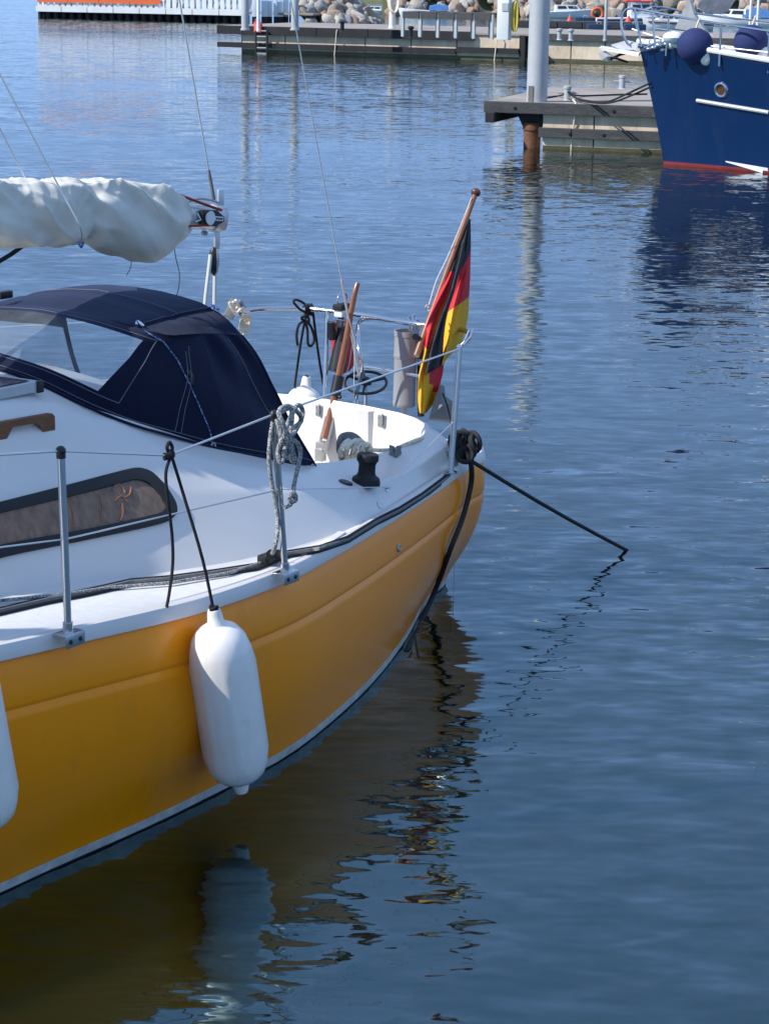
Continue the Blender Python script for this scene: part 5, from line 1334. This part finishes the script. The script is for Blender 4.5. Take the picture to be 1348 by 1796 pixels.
q = MB(); q.add([PP(1072, 80, .4), PP(1100, 72, .5), PP(1118, 76, .3), PP(1116, 88, .1), PP(1090, 88, .3)], [(0, 1, 2, 3, 4)]); 
q.prism([PP(1072, 81, .4), PP(1100, 73, .5), PP(1118, 77, .3), PP(1116, 88, .1), PP(1090, 87, .3)], Vector((0, .1, .02))); q.build('roller_plate', M['galv'], boat, smooth=0)
# winch clutter on the foredeck
wl_ = thing('anchor_winch', 'chrome anchor winch and chain on the foredeck of the blue boat', 'winch', PP(1150, 85, -.2))
q = MB()
for x, y, r in ((1146, 84, .05), (1156, 80, .07), (1168, 78, .06), (1137, 86, .04), (1162, 88, .05), (1176, 84, .05)): q.sphere(PP(x, y, -.3), r, 10, 6, (1.2, 1, .8))
q.tube([PP(1130, 85, .0), PP(1150, 76, -.2), PP(1172, 70, -.3), PP(1186, 68, -.3)], .03, 8); q.build('winch_drum', M['steel'], wl_)
q = MB(); q.sphere(PP(1180, 66, -.5), .14, 10, 6, (1.2, 1, .7)); q.build('winch_cover', M['whitepaint'], wl_)
def ball(x, y, r, label, Yo):
    c = PP(x, y, Yo); t = thing('ball_fender', label, 'fender', c, 'blue ball fenders on the blue boat')
    q = MB(); prof = [(.03, -.50), (.12, -.49), (.20, -.44)] + [(math.cos(a)*.5*(1 if a > -.2 else 1-.13*(a+.2)**2), math.sin(a)*.5) for a in [(-.9 + 1.75*i/12) for i in range(13)]] + [(.28, .41), (.14, .475), (.04, .49)]
    prof = [(r_*r*2, z_*r*2) for r_, z_ in prof]
    q.lathe(prof, Matrix.Translation(c), 24); q.build('ball_cover', M['blueball'], t, smooth=60)
    q = MB(); q.sphere(c + Vector((.19, -.17, -.19))*r/.33, r*.40, 14, 10, (.9, .7, 1.1)); q.build('white_ball_end', M['fender'], t)
    q = MB(); q.tube([c + Vector((0, 0, r*.95)), c + Vector((.05, 0, r*1.5))], .015, 6); q.build('ball_rope', M['whiterope'], t)
ball(1218, 81, .28, 'large blue cloth covered ball fender nearest the bow of the blue boat', -.62); ball(1316, 74, .265, 'large blue cloth covered ball fender further aft on the blue boat beside the white cabin', -.95)
sg = thing('sail_bag', 'grey canvas sail bag on the boom above the white cabin of the blue boat', 'sail bag', PP(1250, 14, -.5))
q = MB(); pol = [(1222, 12), (1226, 2), (1240, -6), (1284, -14), (1296, -12), (1276, 20), (1262, 25), (1236, 24)]
q.prism([PP(x, y, -.7) for x, y in pol], Vector((.05, .35, .02))); q.build('bag_cloth', M['sailbag'], sg, smooth=0)
sd2 = thing('folded_sail', 'pale grey folded sail standing as a wedge behind the blue ball fender', 'sail', PP(1205, 50, .4))
q = MB(); q.prism([PP(x, y, .5) for x, y in ((1208, -2), (1216, 24), (1240, 60), (1182, 50), (1192, 30), (1200, 10))], Vector((.08, .3, 0))); q.build('sail_cloth', mat('pale_sail', (.5, .49, .46), .9, bump=.02, bscale=5), sd2, smooth=0)
# mooring ropes of the blue boat
for pts, lab in (([(994, 168), (1010, 172), (1040, 178), (1066, 178), (1100, 164), (1141, 145)], 'upper dark mooring rope from the front bollard to the blue bow'),
                 ([(995, 170), (1018, 176), (1050, 181), (1075, 179), (1110, 166), (1144, 151)], 'lower dark mooring rope from the front bollard to the blue bow')):
    t = thing('mooring_rope', lab, 'rope', bp1); q = MB()
    P = []; A = bp1 + Vector((0, -.02, .16)); E = bon(*pts[-1], .02)
    for i, p in enumerate(pts):
        f = i/(len(pts)-1); P.append(py_(p[0], p[1], A.y + (E.y - A.y)*f))
    P[0] = A; P[-1] = E
    q.tube(smooth_path(P, 5), .016, 6); q.build('rope_body', M['wetrope'], t)
t = thing('deck_rope', 'dark rope lying across the deck of the nearer dock', 'rope', bp1)
q = MB(); q.tube(smooth_path([pz(957, 171, DZ + .03), pz(980, 168, DZ + .03), bp1 + Vector((0, 0, .12)), pz(1020, 168, DZ+.03), pz(1080, 166, DZ+.03), pz(1134, 165, DZ+.03)], 4), .016, 6); q.build('rope_body', M['wetrope'], t)
# ================================================================== FAR DOCK
o2 = pz(425, 92, 0); e2_ = pz(1110, 113, 0); d2 = (e2_ - o2).normalized(); b2 = Vector((-d2.y, d2.x, 0)); R2 = Matrix.Rotation(math.atan2(d2.y, d2.x), 3, 'Z')
def D2(s, b, z): return o2 + d2*s + b2*b + Vector((0, 0, z))
def s2(px, py=100):  # distance along the far dock front seen at pixel column
    d = ray(px, py); n_ = b2; t = (o2 - CAMP).dot(n_)/d.dot(n_); return (CAMP + d*t - o2).dot(d2)
DZ2 = .92
fd_ = thing('long_dock', 'farther long concrete dock with dark fender beams crossing behind the flag', 'dock', o2)
L2_ = s2(1110) + 8; g0, g1 = s2(911), s2(936); DD = 8.0
q = MB(); q.box(D2(g0/2, DD/2, (DZ2-.06-1.0)/2), (g0, DD, DZ2-.06+1.0), R2); q.box(D2((g1+L2_)/2, DD/2, (DZ2-.06-1.0)/2), (L2_-g1, DD, DZ2-.06+1.0), R2); q.build('concrete_wall', M['concrete'], fd_, smooth=0)
q = MB(); q.box(D2((g0+g1)/2, 1.2, .3), (g1-g0, .2, 1.3), R2); q.build('recess_shade', M['darkwood_shade'], fd_, smooth=0)  # dark plate closing the gap; its colour stands in for the shade inside
q = MB(); q.box(D2(L2_/2-.6, DD/2-.02, DZ2-.03), (L2_+1.4, DD+.1, .07), R2); q.build('dock_deck', M['deckcon'], fd_, smooth=0)
q = MB(); q.box(D2(L2_/2, -.01, .05), (L2_, .02, .14), R2); q.build('algae_band', M['algae'], fd_, smooth=0)
sl1 = s2(832)
edges = list(np.linspace(-.95, sl1, 6))
for a, c in zip(edges[:-1], edges[1:]):
    q = MB(); q.box(D2((a+c)/2, -.10, DZ2-.12), (c-a-.02, .18, .30), R2, .01); q.build('fender_beam', M['darkwood_shade'], fd_, smooth=0)
for a, c in zip(list(np.linspace(-.95, g0, 6))[:-1], list(np.linspace(-.95, g0, 6))[1:]):
    q = MB(); q.box(D2((a+c)/2, -.09, .27 if a < 8 else .33), (c-a-.02, .16, .18), R2, .01); q.build('fender_beam', M['darkwood_shade'], fd_, smooth=0)
for a, c in ((g1, g1 + 4), (g1+4, L2_)):
    q = MB(); q.box(D2((a+c)/2, -.07, DZ2-.08), (c-a-.02, .14, .22), R2, .01); q.build('fender_beam', M['timber'], fd_, smooth=0)
for s in (s2(500), s2(640), s2(720), s2(800), s2(1000), s2(1060)):
    q = MB(); q.box(D2(s, -.003, .42), (.03, .012, .75), R2); q.build('wall_joint', M['darkwood_shade'], fd_, smooth=0)
for s, b_, w in ((.05, .4, .35), (s2(911)+.1, .1, .2)):
    q = MB(); q.box(D2(s, b_, .27), (w, .4, 1.2), R2); q.build('end_pile', M['darkwood_shade'], fd_, smooth=0)
q = MB(); a = g1; q.prism([D2(a, -.05, DZ2-.1), D2(a + .05, -.05, .02), D2(a + .75, -.05, .02), D2(a+.25, -.05, DZ2*.5)], b2*.12); q.build('end_pile', M['darkwood_shade'], fd_, smooth=0)
# helper: upright thing at pixel with the scale of the far dock
def at_deck(px, py): return pz(px, py, DZ2)
def pole(px, py, wpx, label, mat_='galv', top=3.4, name='steel_pile', cat='pile', p=None, grp=None):
    p = p or at_deck(px, py); r = wpx*p.y/FPX/2
    t = thing(name, label, cat, p, grp)
    q = MB(); q.lathe([(r*1.25, 0), (r*1.25, .05), (r, .06), (r, top), (r*.6, top+.1)], Matrix.Translation(p), 16); q.build('shaft', M[mat_], t)
    return t
pole(430, 53, 13, 'thick pale grey pile at the left end of the farther dock', grp='grey piles on the farther dock')
pole(517, 53, 13, 'thick pale grey pile on the farther dock second from its left end', grp='grey piles on the farther dock')
pole(453, 55, 5.5, 'thin white post between the two grey piles of the farther dock', 'whitepaint', name='thin_post', cat='post')
pole(901, 50, 11, 'grey pile on the farther dock just right of the white pedestal', grp='grey piles on the farther dock')
pole(1060, 72, 5.5, 'slim pale post on the farther dock left of the blue boat', 'galv', name='thin_post', cat='post')
# life-saving box and ladder
lb = thing('lifesaving_box', 'red and white life saving box at the left end of the farther dock', 'life buoy box', D2(s2(456), -.2, DZ2))
q = MB(); c = D2(s2(457), -.22, DZ2+.0); q.box(c, (.30, .14, .38), R2, .03); q.build('box_body', M['lifered'], lb)
q = MB(); q.box(c - b2*.075 + Vector((0, 0, 0)), (.2, .01, .24), R2); q.tube([c + Vector((.08*math.cos(a), -.06, .24 + .07*math.sin(a))) for a in [2*math.pi*k/14 for k in range(14)]], .02, 6, closed=True); q.build('box_label', mat('box_label', (.75, .25, .2), .6), lb)
ld = thing('dock_ladder', 'dark metal ladder under the red box on the farther dock', 'ladder', D2(s2(465), -.25, .3))
q = MB()
for s in (-.22, .22): q.box(D2(s2(464)+s, -.27, .22), (.06, .05, 1.2), R2)
q.build('ladder_rail', M['black'], ld)
for k in range(5):
    q = MB(); q.box(D2(s2(464), -.26, .0 + .2*k), (.4, .04, .035), R2); q.build('ladder_rung', M['galv'], ld)
# railing of wide boards
def rail_thing(px0, px1, py0, py1, label, nposts):
    p0, p1 = pz(px0, py0, DZ2), pz(px1, py1, DZ2)
    t = thing('board_railing', label, 'railing', p0); dv = (p1-p0); L = dv.length; dn = dv.normalized(); bk = Vector((-dn.y, dn.x, 0)); Rr = Matrix.Rotation(math.atan2(dn.y, dn.x), 3, 'Z')
    for k in range(nposts):
        p = p0 + dv*(k/(nposts-1)); q = MB(); q.box(p + Vector((0, 0, .38)), (.09, .09, .76), Rr); q.build('railing_post', M['galv'], t, smooth=0)
        if k < nposts-1:
            a = p + dv/(nposts-1)*.5
            q = MB(); q.box(a + Vector((0, 0, .68)) - bk*.06, (L/(nposts-1)-.06, .05, .22), Rr); q.build('railing_board', M['timber'], t, smooth=0)
    for k in range(nposts):
        p = p0 + dv*(k/(nposts-1)) + bk*1.1; q = MB(); q.box(p + Vector((0, 0, .38)), (.07, .07, .76), Rr); q.build('railing_post', M['galv'], t, smooth=0)
    q = MB(); q.box((p0+p1)/2 + bk*.55 + Vector((0, 0, .77)), (L, 1.2, .04), Rr); q.build('railing_top', M['timber'], t, smooth=0)
rail_thing(706, 862, 64, 69, 'long grey board railing with metal legs on the farther dock', 6)
pd = thing('power_pedestal', 'white power pedestal standing at the right end of the grey board railing', 'pedestal', at_deck(883, 70)); c = at_deck(883, 70)
q = MB(); q.box(c + Vector((0, 0, .70)), (.38, .34, 1.4), R2, .02); q.box(c + Vector((0, 0, 1.44)), (.44, .40, .06), R2, .015); q.build('pedestal_body', M['fencewhite'], pd, smooth=30)
q = MB(); q.box(c + Vector((0, -.2, 1.0)), (.2, .02, .24), R2); q.build('socket_panel', M['galv'], pd)
yh = thing('yellow_hose', 'yellow water hose coiled on the right side of the white pedestal', 'hose', c)
q = MB()
for k in range(5): q.tube([c + Vector((.27 + .02*k, -.1 - .01*k, .72)) + Vector((.06*math.cos(a), 0, .44*math.sin(a))) for a in [2*math.pi*i/16 for i in range(16)]], .028, 6, closed=True)
q.build('hose_coil', M['yellow'], yh)
ws = thing('water_post', 'cream post with a coiled rope left of the grey board railing', 'post', at_deck(687, 50)); c = at_deck(687, 50)
q = MB(); q.lathe([(.14, 0), (.14, .05), (.11, .06), (.11, 1.5), (.02, 1.6)], Matrix.Translation(c), 14); q.build('post_shaft', M['fencewhite'], ws)
q = MB()
for k in range(4): q.tube([c + Vector((.0 + .03*k, -.15 - .03*k, 1.0)) + Vector((.16*math.cos(a), 0, .42*math.sin(a))) for a in [2*math.pi*i/16 for i in range(16)]], .03, 6, closed=True)
q.build('coiled_rope', M['whiterope'], ws)
for i, (x, y, l) in enumerate(((600, 55, 'small dark bollard on the farther dock left of the cream post'), (720, 66, 'small bollard with rope turns before the grey board railing'), (980, 70, 'small grey bollard on the farther dock left of the slim pale post'), (1000, 71, 'small grey bollard on the farther dock nearest the slim pale post'))):
    p = at_deck(x, y); t = thing('dock_bollard', l, 'bollard', p, 'bollards on the farther dock'); q = MB(); q.lathe([(.10, 0), (.07, .03), (.07, .26), (.10, .28), (.10, .34), (.03, .36)], Matrix.Translation(p), 12); q.build('post', M['galv' if i > 1 else 'black'], t)
for x, l in ((594, 'pale rope hanging down the farther dock below its small dark bollard'), (874, 'pale rope hanging down the farther dock under the white pedestal')):
    t = thing('hanging_rope', l, 'rope', D2(s2(x), -.2, DZ2)); q = MB(); q.tube([D2(s2(x), -.1, DZ2+.02), D2(s2(x), -.22, DZ2-.05), D2(s2(x)-.1, -.2, -.1)], .02, 6); q.build('rope_body', M['whiterope'], t)

# ================================================================== FENCED JETTY
j0, j1 = pz(64, 31, 0), pz(432, 39, 0); dj = (j1-j0).normalized(); bj = Vector((-dj.y, dj.x, 0)); RJ = Matrix.Rotation(math.atan2(dj.y, dj.x), 3, 'Z'); LJ = (j1-j0).length
def J(s, b, z): return j0 + dj*s + bj*b + Vector((0, 0, z))
jt = thing('timber_jetty', 'low white edged timber jetty on dark piles at the upper left', 'jetty', j0)
q = MB(); q.box(J(LJ/2 + 2, 2.2, .52), (LJ+4, 4.0, .12), RJ); q.build('jetty_deck', M['deckcon'], jt, smooth=0)
nb = 8
for k in range(nb):
    a = LJ*k/nb; q = MB(); q.box(J(a + LJ/nb/2, 0, .54), (LJ/nb-.05, .18, .34), RJ); q.build('edge_beam', M['fencewhite'], jt, smooth=0)
for k in range(26):
    q = MB(); q.lathe([(.15, -1.5), (.15, .45)], Matrix.Translation(J(LJ*(k+.3)/26, .3, 0)), 8); q.build('jetty_pile', M['darkwood_shade'], jt)
q = MB(); q.box(J(LJ/2, .6, .15), (LJ, .1, .5), RJ); q.build('jetty_shade', M['darkwood_shade'], jt, smooth=0)  # dark sheet behind the piles, painted as the shadow under the jetty
fn = thing('picket_fence', 'white picket fence along the jetty at the upper left', 'fence', J(0, .2, .7))
NP = 36; pk = None
for k in range(NP):
    q = MB()
    if pk is None:
        q.box(Vector((0, 0, .65)), (.24, .07, 1.3), None, .01); pk = q.build('picket', M['fencewhite'], fn, smooth=0, local=True)
        o = pk
    else:
        o = pk.copy(); COL.objects.link(o); o.parent = fn
    o.location = J(.12 + (LJ-.2)*k/(NP-1), .30, .68) - fn.location; o.rotation_euler = (0, 0, math.atan2(dj.y, dj.x))
for z in (1.22, 1.85):
    q = MB(); q.box(J(LJ/2, .38, z), (LJ, .06, .14), RJ); q.build('fence_rail', M['fencewhite'], fn, smooth=0)
sO = (pz(275, 36, 0) - j0).dot(dj)
ng = 4
for k in range(ng):
    q = MB(); q.box(J(sO*(k+.5)/ng, .2, 1.06), (sO/ng-.03, .05, .28), RJ, 0); q.build('orange_board', M['orangeboard'], fn, smooth=0)
lf = thing('leaning_floats', 'row of white floats leaning behind the white picket fence', 'floats', J(LJ/2, 1, .8))
rf = random.Random(4)
for k in range(30):
    s = LJ*(k+.5)/30 + rf.uniform(-.1, .1); q = MB(); a = J(s, .75, .7); q.tube([a, a + Vector((rf.uniform(.1, .35), 0, .5)), a + Vector((rf.uniform(.3, .5), .1, 1.1))], .11, 8); q.build('float_body', M['fencewhite'], lf)
# white posts beyond the pile
for k, (x, h, w) in enumerate(((447, 2.0, .30), (464, 1.25, .34), (473, 1.25, .26), (483, 2.6, .2), (491, 1.2, .32), (501, 1.3, .3), (511, 1.2, .24))):
    p = pz(x, 40, 0); t = thing('white_post', ('tall ' if h > 1.5 else 'short ') + 'white painted post in the row between fence and boulders', 'post', p, 'white posts between fence and boulders')
    t['label'] = ('tall white post at the end of the white picket fence', 'broad short white post, first after the tall one by the fence', 'short white post just left of the slender tall one', 'tall slender white post amid the short ones', 'short white post just right of the slender tall one', 'short white post second right of the slender tall one', 'narrow short white post nearest the boulder pile')[k]
    q = MB(); q.box(p + Vector((0, 0, h/2 - .3)), (w, w, h + .6), None, .02); q.build('post_body', M['fencewhite'], t)
    q = MB(); q.box(p + Vector((0, 0, .1)), (w*1.04, w*1.04, .5)); q.build('dark_foot', M['darkwood_shade'], t)

# ================================================================== BREAKWATERS AND BOULDERS
rocks = []
for k in range(7):
    bm = bmesh.new(); bmesh.ops.create_icosphere(bm, subdivisions=3, radius=1.0)
    off = Vector((k*7.3, 1.7, 3.1))
    for v in bm.verts:
        n1 = noise.noise(v.co*1.1 + off); n2 = noise.noise(v.co*2.6 + off); 
        v.co *= 1 + .38*n1 + .12*n2
        for pn in (Vector((.6, .5, .6)), Vector((-.7, .2, .55)), Vector((.1, -.8, .45)), Vector((-.2, .1, -1)), Vector((.9, -.3, -.2)), Vector((-.5, -.7, .1)), Vector((.1, .9, .1)), Vector((0, 0, 1))):
            pn = (pn + Vector((noise.noise(off*1.3+pn), noise.noise(off*2.1+pn), 0))*.5).normalized(); dd = v.co.dot(pn) - .68
            if dd > 0: v.co -= pn*dd*.85
    me = bpy.data.meshes.new('boulder'); bm.to_mesh(me); bm.free(); me.polygons.foreach_set('use_smooth', [True]*len(me.polygons))
    rocks.append(me)
rmesh = []
for me in rocks:
    for mt in ROCKM[:5]:
        c = me.copy(); c.materials.append(mt); rmesh.append(c)
rn_ = random.Random(21)
def boulder(p, r, label, grp):
    o = bpy.data.objects.new('boulder', rn_.choice(rmesh)); COL.objects.link(o); o.location = p
    o.rotation_euler = (rn_.uniform(0, 6), rn_.uniform(0, 6), rn_.uniform(0, 6)); o.scale = (r*rn_.uniform(.85, 1.3), r*rn_.uniform(.8, 1.1), r*rn_.uniform(.65, .95))
    tag(o, label, 'boulder', grp)
def bank(pts_front, depth, h, name):
    q = MB(); rows = []
    for p in pts_front:
        rows.append([p + Vector((0, dy, z)) for dy, z in ((-.5, -1.5), (0, -.2), (depth*.4, h*.8), (depth*.6, h), (depth*1.6, h), (depth*2, -.6))])
    q.loft(rows); o = q.build(name, M['shore'], smooth=60); o['kind'] = 'structure'
bl0, bl1 = pz(528, 41, 0), pz(668, 42, 0)
bank([bl0 + Vector((.6, 1.4, 0)), (bl0 + bl1)/2 + Vector((0, 1.4, .0)), bl1 + Vector((-1.2, 1.4, -.4)), bl1 + Vector((.2, 2, -1.5))], 3.0, 1.6, 'breakwater_head')
for k in range(52):
    s = rn_.random()**.9; lv = rn_.random()
    p = bl0.lerp(bl1, s) + Vector((0, .2 + lv*2.6, -.1 + lv*1.55*(1 if s < .55 else max(.12, (1-s)*2.0)))); boulder(p, rn_.uniform(.42, .66)*(1 if s < .8 else .6), 'sunlit rounded boulder in the pile left of the farther dock end', 'boulders at the breakwater head')
f0, f1_ = pz(684, 27, 0), pz(1150, 33, 0); f1_ = f0 + (f1_-f0)*1.5
bank([f0.lerp(f1_, t) + Vector((0, 2, 0)) for t in np.linspace(-.02, 1, 9)], 5.0, 2.6, 'far_breakwater')
for k in range(235):
    s = rn_.random(); lv = rn_.random(); p = f0.lerp(f1_, s) + Vector((0, .2 + lv*4.2, .1 + lv*2.3)); boulder(p, rn_.uniform(.42, .75), 'rounded boulder in the long far breakwater behind the boats', 'boulders of the far breakwater')
# low shore behind
q = MB(); q.loft([[Vector((x, y, z)) for y, z in ((214, -1), (220, .8), (260, 1.0), (900, 1.0))] for x in (-10, 40, 200, 600)]); lo = q.build('shore_land', M['grass'], smooth=0); lo['kind'] = 'structure'
for k in range(6):
    p = pz(600 + 14*k, 22, 1.5); p.z = 1.55; p = Vector((p.x*138/p.y, 138 + rn_.random(), 1.5)); t = MB()
    for i in range(40):
        a = rn_.uniform(0, 6.28); b_ = p + Vector((rn_.uniform(-.4, .4), rn_.uniform(-.3, .3), 0)); h = rn_.uniform(.25, .6); dx = Vector((rn_.uniform(-.2, .2), rn_.uniform(-.2, .2), h)); t.add([b_, b_ + Vector((.05, 0, 0)), b_ + dx], [(0, 1, 2)])
    o = t.build('grass_tuft', M['grass'], smooth=0); tag(o, 'tuft of dry grass on top of the boulder pile', 'grass', 'grass tufts on the boulder pile')

# ================================================================== FAR BOATS
def small_boat(px, py, Lpx, head, label, hullm='whitepaint', cabin=True, style=0, group='boats moored along the far breakwater', h=.09, canopy=None, stripe=None, roof=None):
    """head: angle of the bow in the ground plane; Lpx: seen length"""
    p = pz(px, py, 0); L = Lpx*p.y/FPX/max(.35, abs(math.cos(head)))
    t = thing('small_boat', label, 'boat', p, group, head)
    Bm = L*.17; H = L*.12
    tb = table([(0, Bm*.8, H*.8), (.3, Bm, H*.85), (.6, Bm*.95, H*.95), (.85, Bm*.5, H*1.12), (1, .01, H*1.22)])
    q = MB(); rows = []
    for i in range(15):
        u = i/14; b_, z = tb(u); x = (u-.5)*L
        rows.append([Vector((x, -b_, z)), Vector((x - L*.02*u, -b_*.88, z*.45)), Vector((x - L*.05*u, -b_*.7, -.05)), Vector((x - L*.08*u, 0, -.2)), Vector((x - L*.05*u, b_*.7, -.05)), Vector((x - L*.02*u, b_*.88, z*.45)), Vector((x, b_, z))])
    q.loft(rows, cap=True); hl = q.build('hull', M[hullm], t, smooth=50, local=True)
    q = MB(); q.loft([[r[0]*1 + Vector((0, 0, -.02)), (r[0]+r[-1])/2 + Vector((0, 0, .03)), r[-1] + Vector((0, 0, -.02))] for r in rows]); q.build('deck', M['whitepaint'], t, smooth=50, local=True)
    if stripe:
        q = MB(); 
        for sd in (-1, 1): q.loft([[Vector((r[3].x*0 + r[0].x, sd*(abs(r[0].y)*.97+.02), r[0].z*.82)), Vector((r[0].x, sd*(abs(r[0].y)*.93+.025), r[0].z*.66))] for r in rows[:-1]])
        q.build('hull_stripe', M[stripe], t, smooth=0, local=True)
    if cabin:
        ch = H*(.9 if style == 0 else 1.7); x0, x1 = (-.12*L, .22*L) if style == 0 else (-.05*L, .2*L)
        cw = Bm*.68
        q = MB()
        bot = [Vector((x0, -cw, H*.8)), Vector((x1 + .10*L, -cw*.6, H*.95)), Vector((x1+.10*L, cw*.6, H*.95)), Vector((x0, cw, H*.8))]
        top = [Vector((x0 + .0*L, -cw*.85, H*.85+ch)), Vector((x1, -cw*.6, H*.85+ch)), Vector((x1, cw*.6, H*.85+ch)), Vector((x0, cw*.85, H*.85+ch))]
        q.loft([bot, top], closed=True, cap=True); cb_ = q.build('cabin', M['whitepaint'], t, smooth=0, local=True)
        q = MB(); 
        for a, b_ in ((0, 1), (1, 2), (2, 3)):
            A0 = bot[a].lerp(top[a], .45); A1 = bot[b_].lerp(top[b_], .45); B0 = bot[a].lerp(top[a], .85); B1 = bot[b_].lerp(top[b_], .85)
            n_ = (A1-A0).cross(B0-A0).normalized()
            if n_.dot((A0+B1)/2 - Vector(((x0+x1)/2, 0, H+ch*.5))) < 0: n_ = -n_
            for f0_, f1__ in ((.08, .46), (.54, .92)):
                pts = [A0.lerp(A1, f0_), A0.lerp(A1, f1__), B0.lerp(B1, f1__), B0.lerp(B1, f0_)]
                w = MB(); w.prism([x + n_*.0 for x in pts], n_*.02); w.build('window', M['glass'], t, smooth=0, local=True)
    if roof:
        q = MB(); q.box(Vector(((x0+x1)/2 - .02*L, 0, H*.85+ch+.05)), (x1-x0+.1*L, cw*1.7, .10), None, .03); q.build('cabin_roof', M[roof], t, smooth=0, local=True)
    if canopy:
        q = MB(); q.loft([[Vector((x, -Bm*.7, H*.95)), Vector((x, -Bm*.55, H*(1.7 - .25*abs(k-1)))), Vector((x, 0, H*(1.95-.3*abs(k-1)))), Vector((x, Bm*.55, H*(1.7-.25*abs(k-1)))), Vector((x, Bm*.7, H*.95))] for k, x in enumerate((-.42*L, -.25*L, -.08*L))], cap=True)
        q.build('canopy', M[canopy], t, smooth=50, local=True)
    q = MB(); q.tube(smooth_path([Vector((.15*L, -Bm*.75, H*1.5)), Vector((.42*L, -Bm*.3, H*1.75)), Vector((.5*L, 0, H*1.85)), Vector((.42*L, Bm*.3, H*1.75)), Vector((.15*L, Bm*.75, H*1.5))], 4), .02, 5)
    for x, y in ((.2, .7), (.36, .45), (.2, -.7), (.36, -.45)): q.tube([Vector((x*L, y*Bm, H)), Vector((x*L, y*Bm, H*1.6))], .015, 5)
    q.build('bow_rail', M['steel'], t, local=True)
    return t
small_boat(660, 25, 62, math.pi, 'small white open motor boat right behind the boulder pile', style=0)
small_boat(745, 29, 92, math.pi*.97, 'white motor boat with blue tarpaulin behind the grey board railing', style=0, canopy='bluetarp', cabin=False)
small_boat(832, 27, 66, math.pi*1.0, 'yellow hulled work boat with blue cabin left of the white pedestal', hullm='yellow', style=1)
small_boat(985, 32, 105, .06, 'white sports cruiser with low windscreen right of the thick pile', style=0)
small_boat(1108, 46, 130, .12, 'white cabin boat with wheelhouse and red canopy seen over the dock', style=1, roof='lifered', stripe='floatblue')
small_boat(1185, 52, 120, math.pi+.2, 'white boat with dark wine red hull behind the pulpit of the blue boat', style=0, stripe='redbottom')
small_boat(1290, 46, 130, math.pi - .25, 'white cruiser with blue cover behind the blue ball fenders', style=0, canopy='bluetarp')
small_boat(1200, 24, 80, .0, 'white motor boat with tall wheelhouse farthest back beside the boulders', style=1)
small_boat(1340, 26, 90, math.pi, 'white cabin boat at the right picture edge before the boulders', style=1)
# walkway in the basin
w0, w1 = pz(890, 47, 0), pz(1150, 51, 0); wk = thing('floating_walkway', 'dark floating walkway in the basin behind the farther dock', 'walkway', w0)
dw = (w1-w0).normalized(); RW = Matrix.Rotation(math.atan2(dw.y, dw.x), 3, 'Z')
for k in range(6):
    a = w0.lerp(w1, (k+.5)/6); q = MB(); q.box(a + Vector((0, .8, .18)), ((w1-w0).length/6-.06, 1.6, .36), RW, .02); q.build('walkway_section', M['timber'], wk, smooth=0)
# dark blue mooring floats, red buoys
for x, y, w, l in ((1025, 46, 34, 'dark blue float box at the walkway, left one'), (1049, 60, 40, 'large dark blue float box in the basin left of the slim pale post'), (1112, 60, 36, 'dark blue float box beneath the pulpit of the blue boat')):
    p = pz(x, y, 0); ww = w*p.y/FPX; t = thing('mooring_float', l, 'float', p, 'dark blue float boxes'); q = MB(); q.box(p + Vector((0, 0, .22)), (ww, .8, .6), None, .06); q.build('float_body', M['floatblue'], t); q = MB(); q.tube([p + Vector((-.1, 0, .5)), p + Vector((-.1, 0, .62)), p + Vector((.1, 0, .62)), p + Vector((.1, 0, .5))], .03, 6); q.build('float_handle', M['galv'], t)
for x, y, l in ((998, 48, 'red conical buoy in the basin left of the dark blue floats'), (1101, 47, 'faded red buoy left of the pulpit rail of the blue boat'), (1129, 46, 'red buoy seen between the pulpit rails of the blue boat')):
    p = pz(x, y, 0); t = thing('red_buoy', l, 'buoy', p, 'red buoys in the basin'); q = MB(); q.lathe([(.30, -.2), (.42, .0), (.40, .12), (.16, .42), (.07, .62), (.02, .64)], Matrix.Translation(p), 16); q.build('buoy_body', M['buoyred'], t, smooth=30); q = MB(); q.tube([p + Vector((0, 0, .6)), p + Vector((0, 0, .78))], .03, 6); q.build('buoy_eye', M['galv'], t)
lr = thing('life_ring', 'orange life ring among the boulders behind the white sports cruiser', 'life ring', pz(1047, 24, .6)); c = pz(1047, 24, .6)
q = MB(); q.tube([c + Vector((.34*math.cos(a), 0, .34*math.sin(a))) for a in [2*math.pi*k/18 for k in range(18)]], .10, 8, closed=True); q.build('ring_body', M['orangeboard'], lr)
for i, x in enumerate((1313, 1326)):
    p = py_(x, 60, 80); t = thing('bare_mast', 'thin bare mast behind the blue boat, ' + ('left' if i == 0 else 'right') + ' one of the pair', 'mast', Vector((p.x, 80, 0)), 'bare masts behind the blue boat'); q = MB(); q.tube([Vector((p.x, 80, -.3)), Vector((p.x, 80, 8))], .05, 8); q.build('mast_tube', M['whitepaint'], t); q = MB(); q.lathe([(.14, -.3), (.14, .5)], Matrix.Translation((p.x, 80, 0)), 10); q.build('mast_foot', M['galv'], t)
